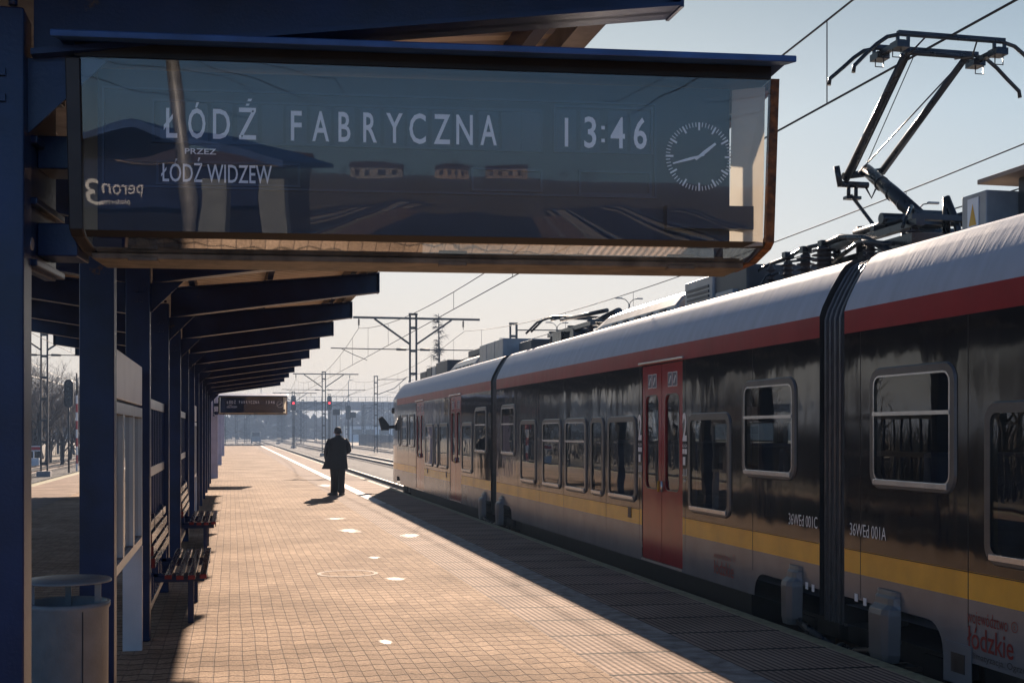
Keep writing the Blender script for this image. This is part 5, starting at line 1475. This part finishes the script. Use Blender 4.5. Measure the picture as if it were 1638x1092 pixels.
# vent at the back hem
m.beam((-.05, -.205, .71), (-.03, -.188, 1.0), .012, .006, (0, 1, 0))
m.build('coat', 'coat', man, local=True)
m = MB()
for s, fx in ((-1, -.02), (1, .02)):
    m.loft([ell((s * .088 + fx * .3, .0, .07), .092, .115, 18), ell((s * .086, .0, .30), .096, .12, 18), ell((s * .088, .01, .50), .102, .122, 18), ell((s * .090, 0, .72), .118, .135, 18), ell((s * .095, 0, .92), .125, .14, 18)], 0, True, True)
m.build('trousers', 'trousers', man, local=True)
for s, ang in ((-1, 62), (1, -18)):
    m = MB(); a = R(ang); d = Vector((-math.sin(a), math.cos(a), 0)); q = Vector((d.y, -d.x, 0)); o = Vector((s * .088, 0, 0))
    rings = []
    for u, w, h in ((-.09, .030, .07), (-.05, .040, .10), (.03, .042, .105), (.10, .046, .075), (.16, .044, .055), (.20, .025, .04)):
        c = o + d * u; rings.append([c + q * (w * x) + Vector((0, 0, z * h)) for x, z in ((-1, 0), (1, 0), (1, .6), (.6, 1), (-.6, 1), (-1, .6))])
    m.loft(rings, 0, True, True); m.build('shoe', 'shoe', man, local=True)
m = MB(); m.box(.02, .10, .285, .295, 1.16, 1.31); m.build('phone', 'black', man, local=True)

# ================================================================== what stands behind the camera (mirrored in the sign and the train)
t = thing('platform_kiosk', 'dark platform shelter with blue gable roof edge and peron 3 board', 'shelter', (-3.4, -11.5, 0))
m = MB(); m.box(-5.7, -2.5, -14, -9.9, 0, 2.55); m.build('wall', 'lens', t)
m = MB(); m.loft([[(-6.2, y, 2.62), (-4.1, y, 3.10), (-2.1, y, 2.62), (-2.1, y, 2.54), (-4.1, y, 2.98), (-6.2, y, 2.52)] for y in (-14.5, -9.2)]); m.build('roof', 'navy_edge', t)
m = MB(); m.box(-5.6, -2.5, -9.75, -9.7, 1.95, 2.52); nb = m.build('name_board', 'navy', t)
for wd, x, z, h, rf in (('peron', -4.48, 2.16, .17, .7), ('platform', -4.58, 2.02, .08, .7), ('3', -4.86, 2.0, .30, .66)):
    m = MB(); m.text(wd, (x, -9.69, z), (-1, 0, 0), (0, 0, 1), h=h, ref=rf); m.build('lettering', 'letter', nb)
for x in (-2.45, -3.3): MB().box(x, x + .35, -9.6, -9.3, 0, 2.4).build('post', 'bin', t)
t = thing('lamp_column', 'pale lamp column behind the camera on the platform', 'lamp', (-3.2, -8.2, 0))
MB().tube([(-3.12, -8.2, 0), (-3.18, -8.2, 2.6), (-3.36, -8.2, 4.6)], .085, 10).build('shaft', 'zinc', t)
t = thing('station_house', 'ochre station house with a dark roof behind the camera', 'building', (-20, -200, -.8))
MB().box(-62, -32, -210, -200, -.8, 3.2).build('wall', 'plainwall', t)
m = MB(); m.loft([[(x, y, z) for y, z in ((-211, 3.2), (-205, 5), (-199, 3.2))] for x in (-63, -31)]); m.build('roof', 'rooftile', t)
for k in range(9): MB().box(-60 + k * 3, -58.8 + k * 3, -199.99, -199.96, .6, 2.2).build('window', 'lens', t)

for i, (x, w, h, mt, lab) in enumerate(((-46, 18, 3.4, 'concrete', 'low grey house far behind the camera, left of the tan shed'), (-18, 12, 2.6, 'plainwall', 'low tan shed far behind the camera'), (3, 15, 3.6, 'plainwall', 'long tan house far behind the camera beside the tracks'))):
    t = thing('house', lab, 'house', (x, -480, -.8))
    MB().box(x - w / 2, x + w / 2, -488, -480, -.8, h).build('wall', mt, t)
    m = MB(); m.loft([[(xx, y, z) for y, z in ((-489, h), (-484, h + 1.6), (-479, h))] for xx in (x - w / 2 - .5, x + w / 2 + .5)]); m.build('roof', 'rooftile', t)
    for k in range(4): MB().box(x - w * .4 + k * w * .22, x - w * .4 + k * w * .22 + w * .1, -479.99, -479.95, .4, h * .7).build('window', 'lens', t)
for i in range(22):
    q = copy_tree(protos[i % 3]); q.location = (-100 + i * 6.3 + random.uniform(-3, 3), random.uniform(-470, -330), -.8); f_ = random.uniform(.5, 1.0); q.scale = (1.5 * f_, 1.5 * f_, f_)
    q['label'] = 'bare tree in the row far behind the camera'; q['group'] = 'bare trees behind the camera'
# ================================================================== haze
m = MB(); m.box(-720, 720, -720, 1020, -1.9, 19.0)
hz = m.build('haze', 'white')
hm, hn, hl = nm('haze_air')
for x in list(hn):
    if x.type == 'BSDF_PRINCIPLED': hn.remove(x)
pv = hn.new('ShaderNodeVolumePrincipled'); pv.inputs['Color'].default_value = (.50, .70, 1.0, 1); pv.inputs['Density'].default_value = .0010; pv.inputs['Anisotropy'].default_value = 0
hl.new(pv.outputs[0], hn['Material Output'].inputs['Volume'])
hz.data.materials.clear(); hz.data.materials.append(hm); hz['kind'] = 'stuff'
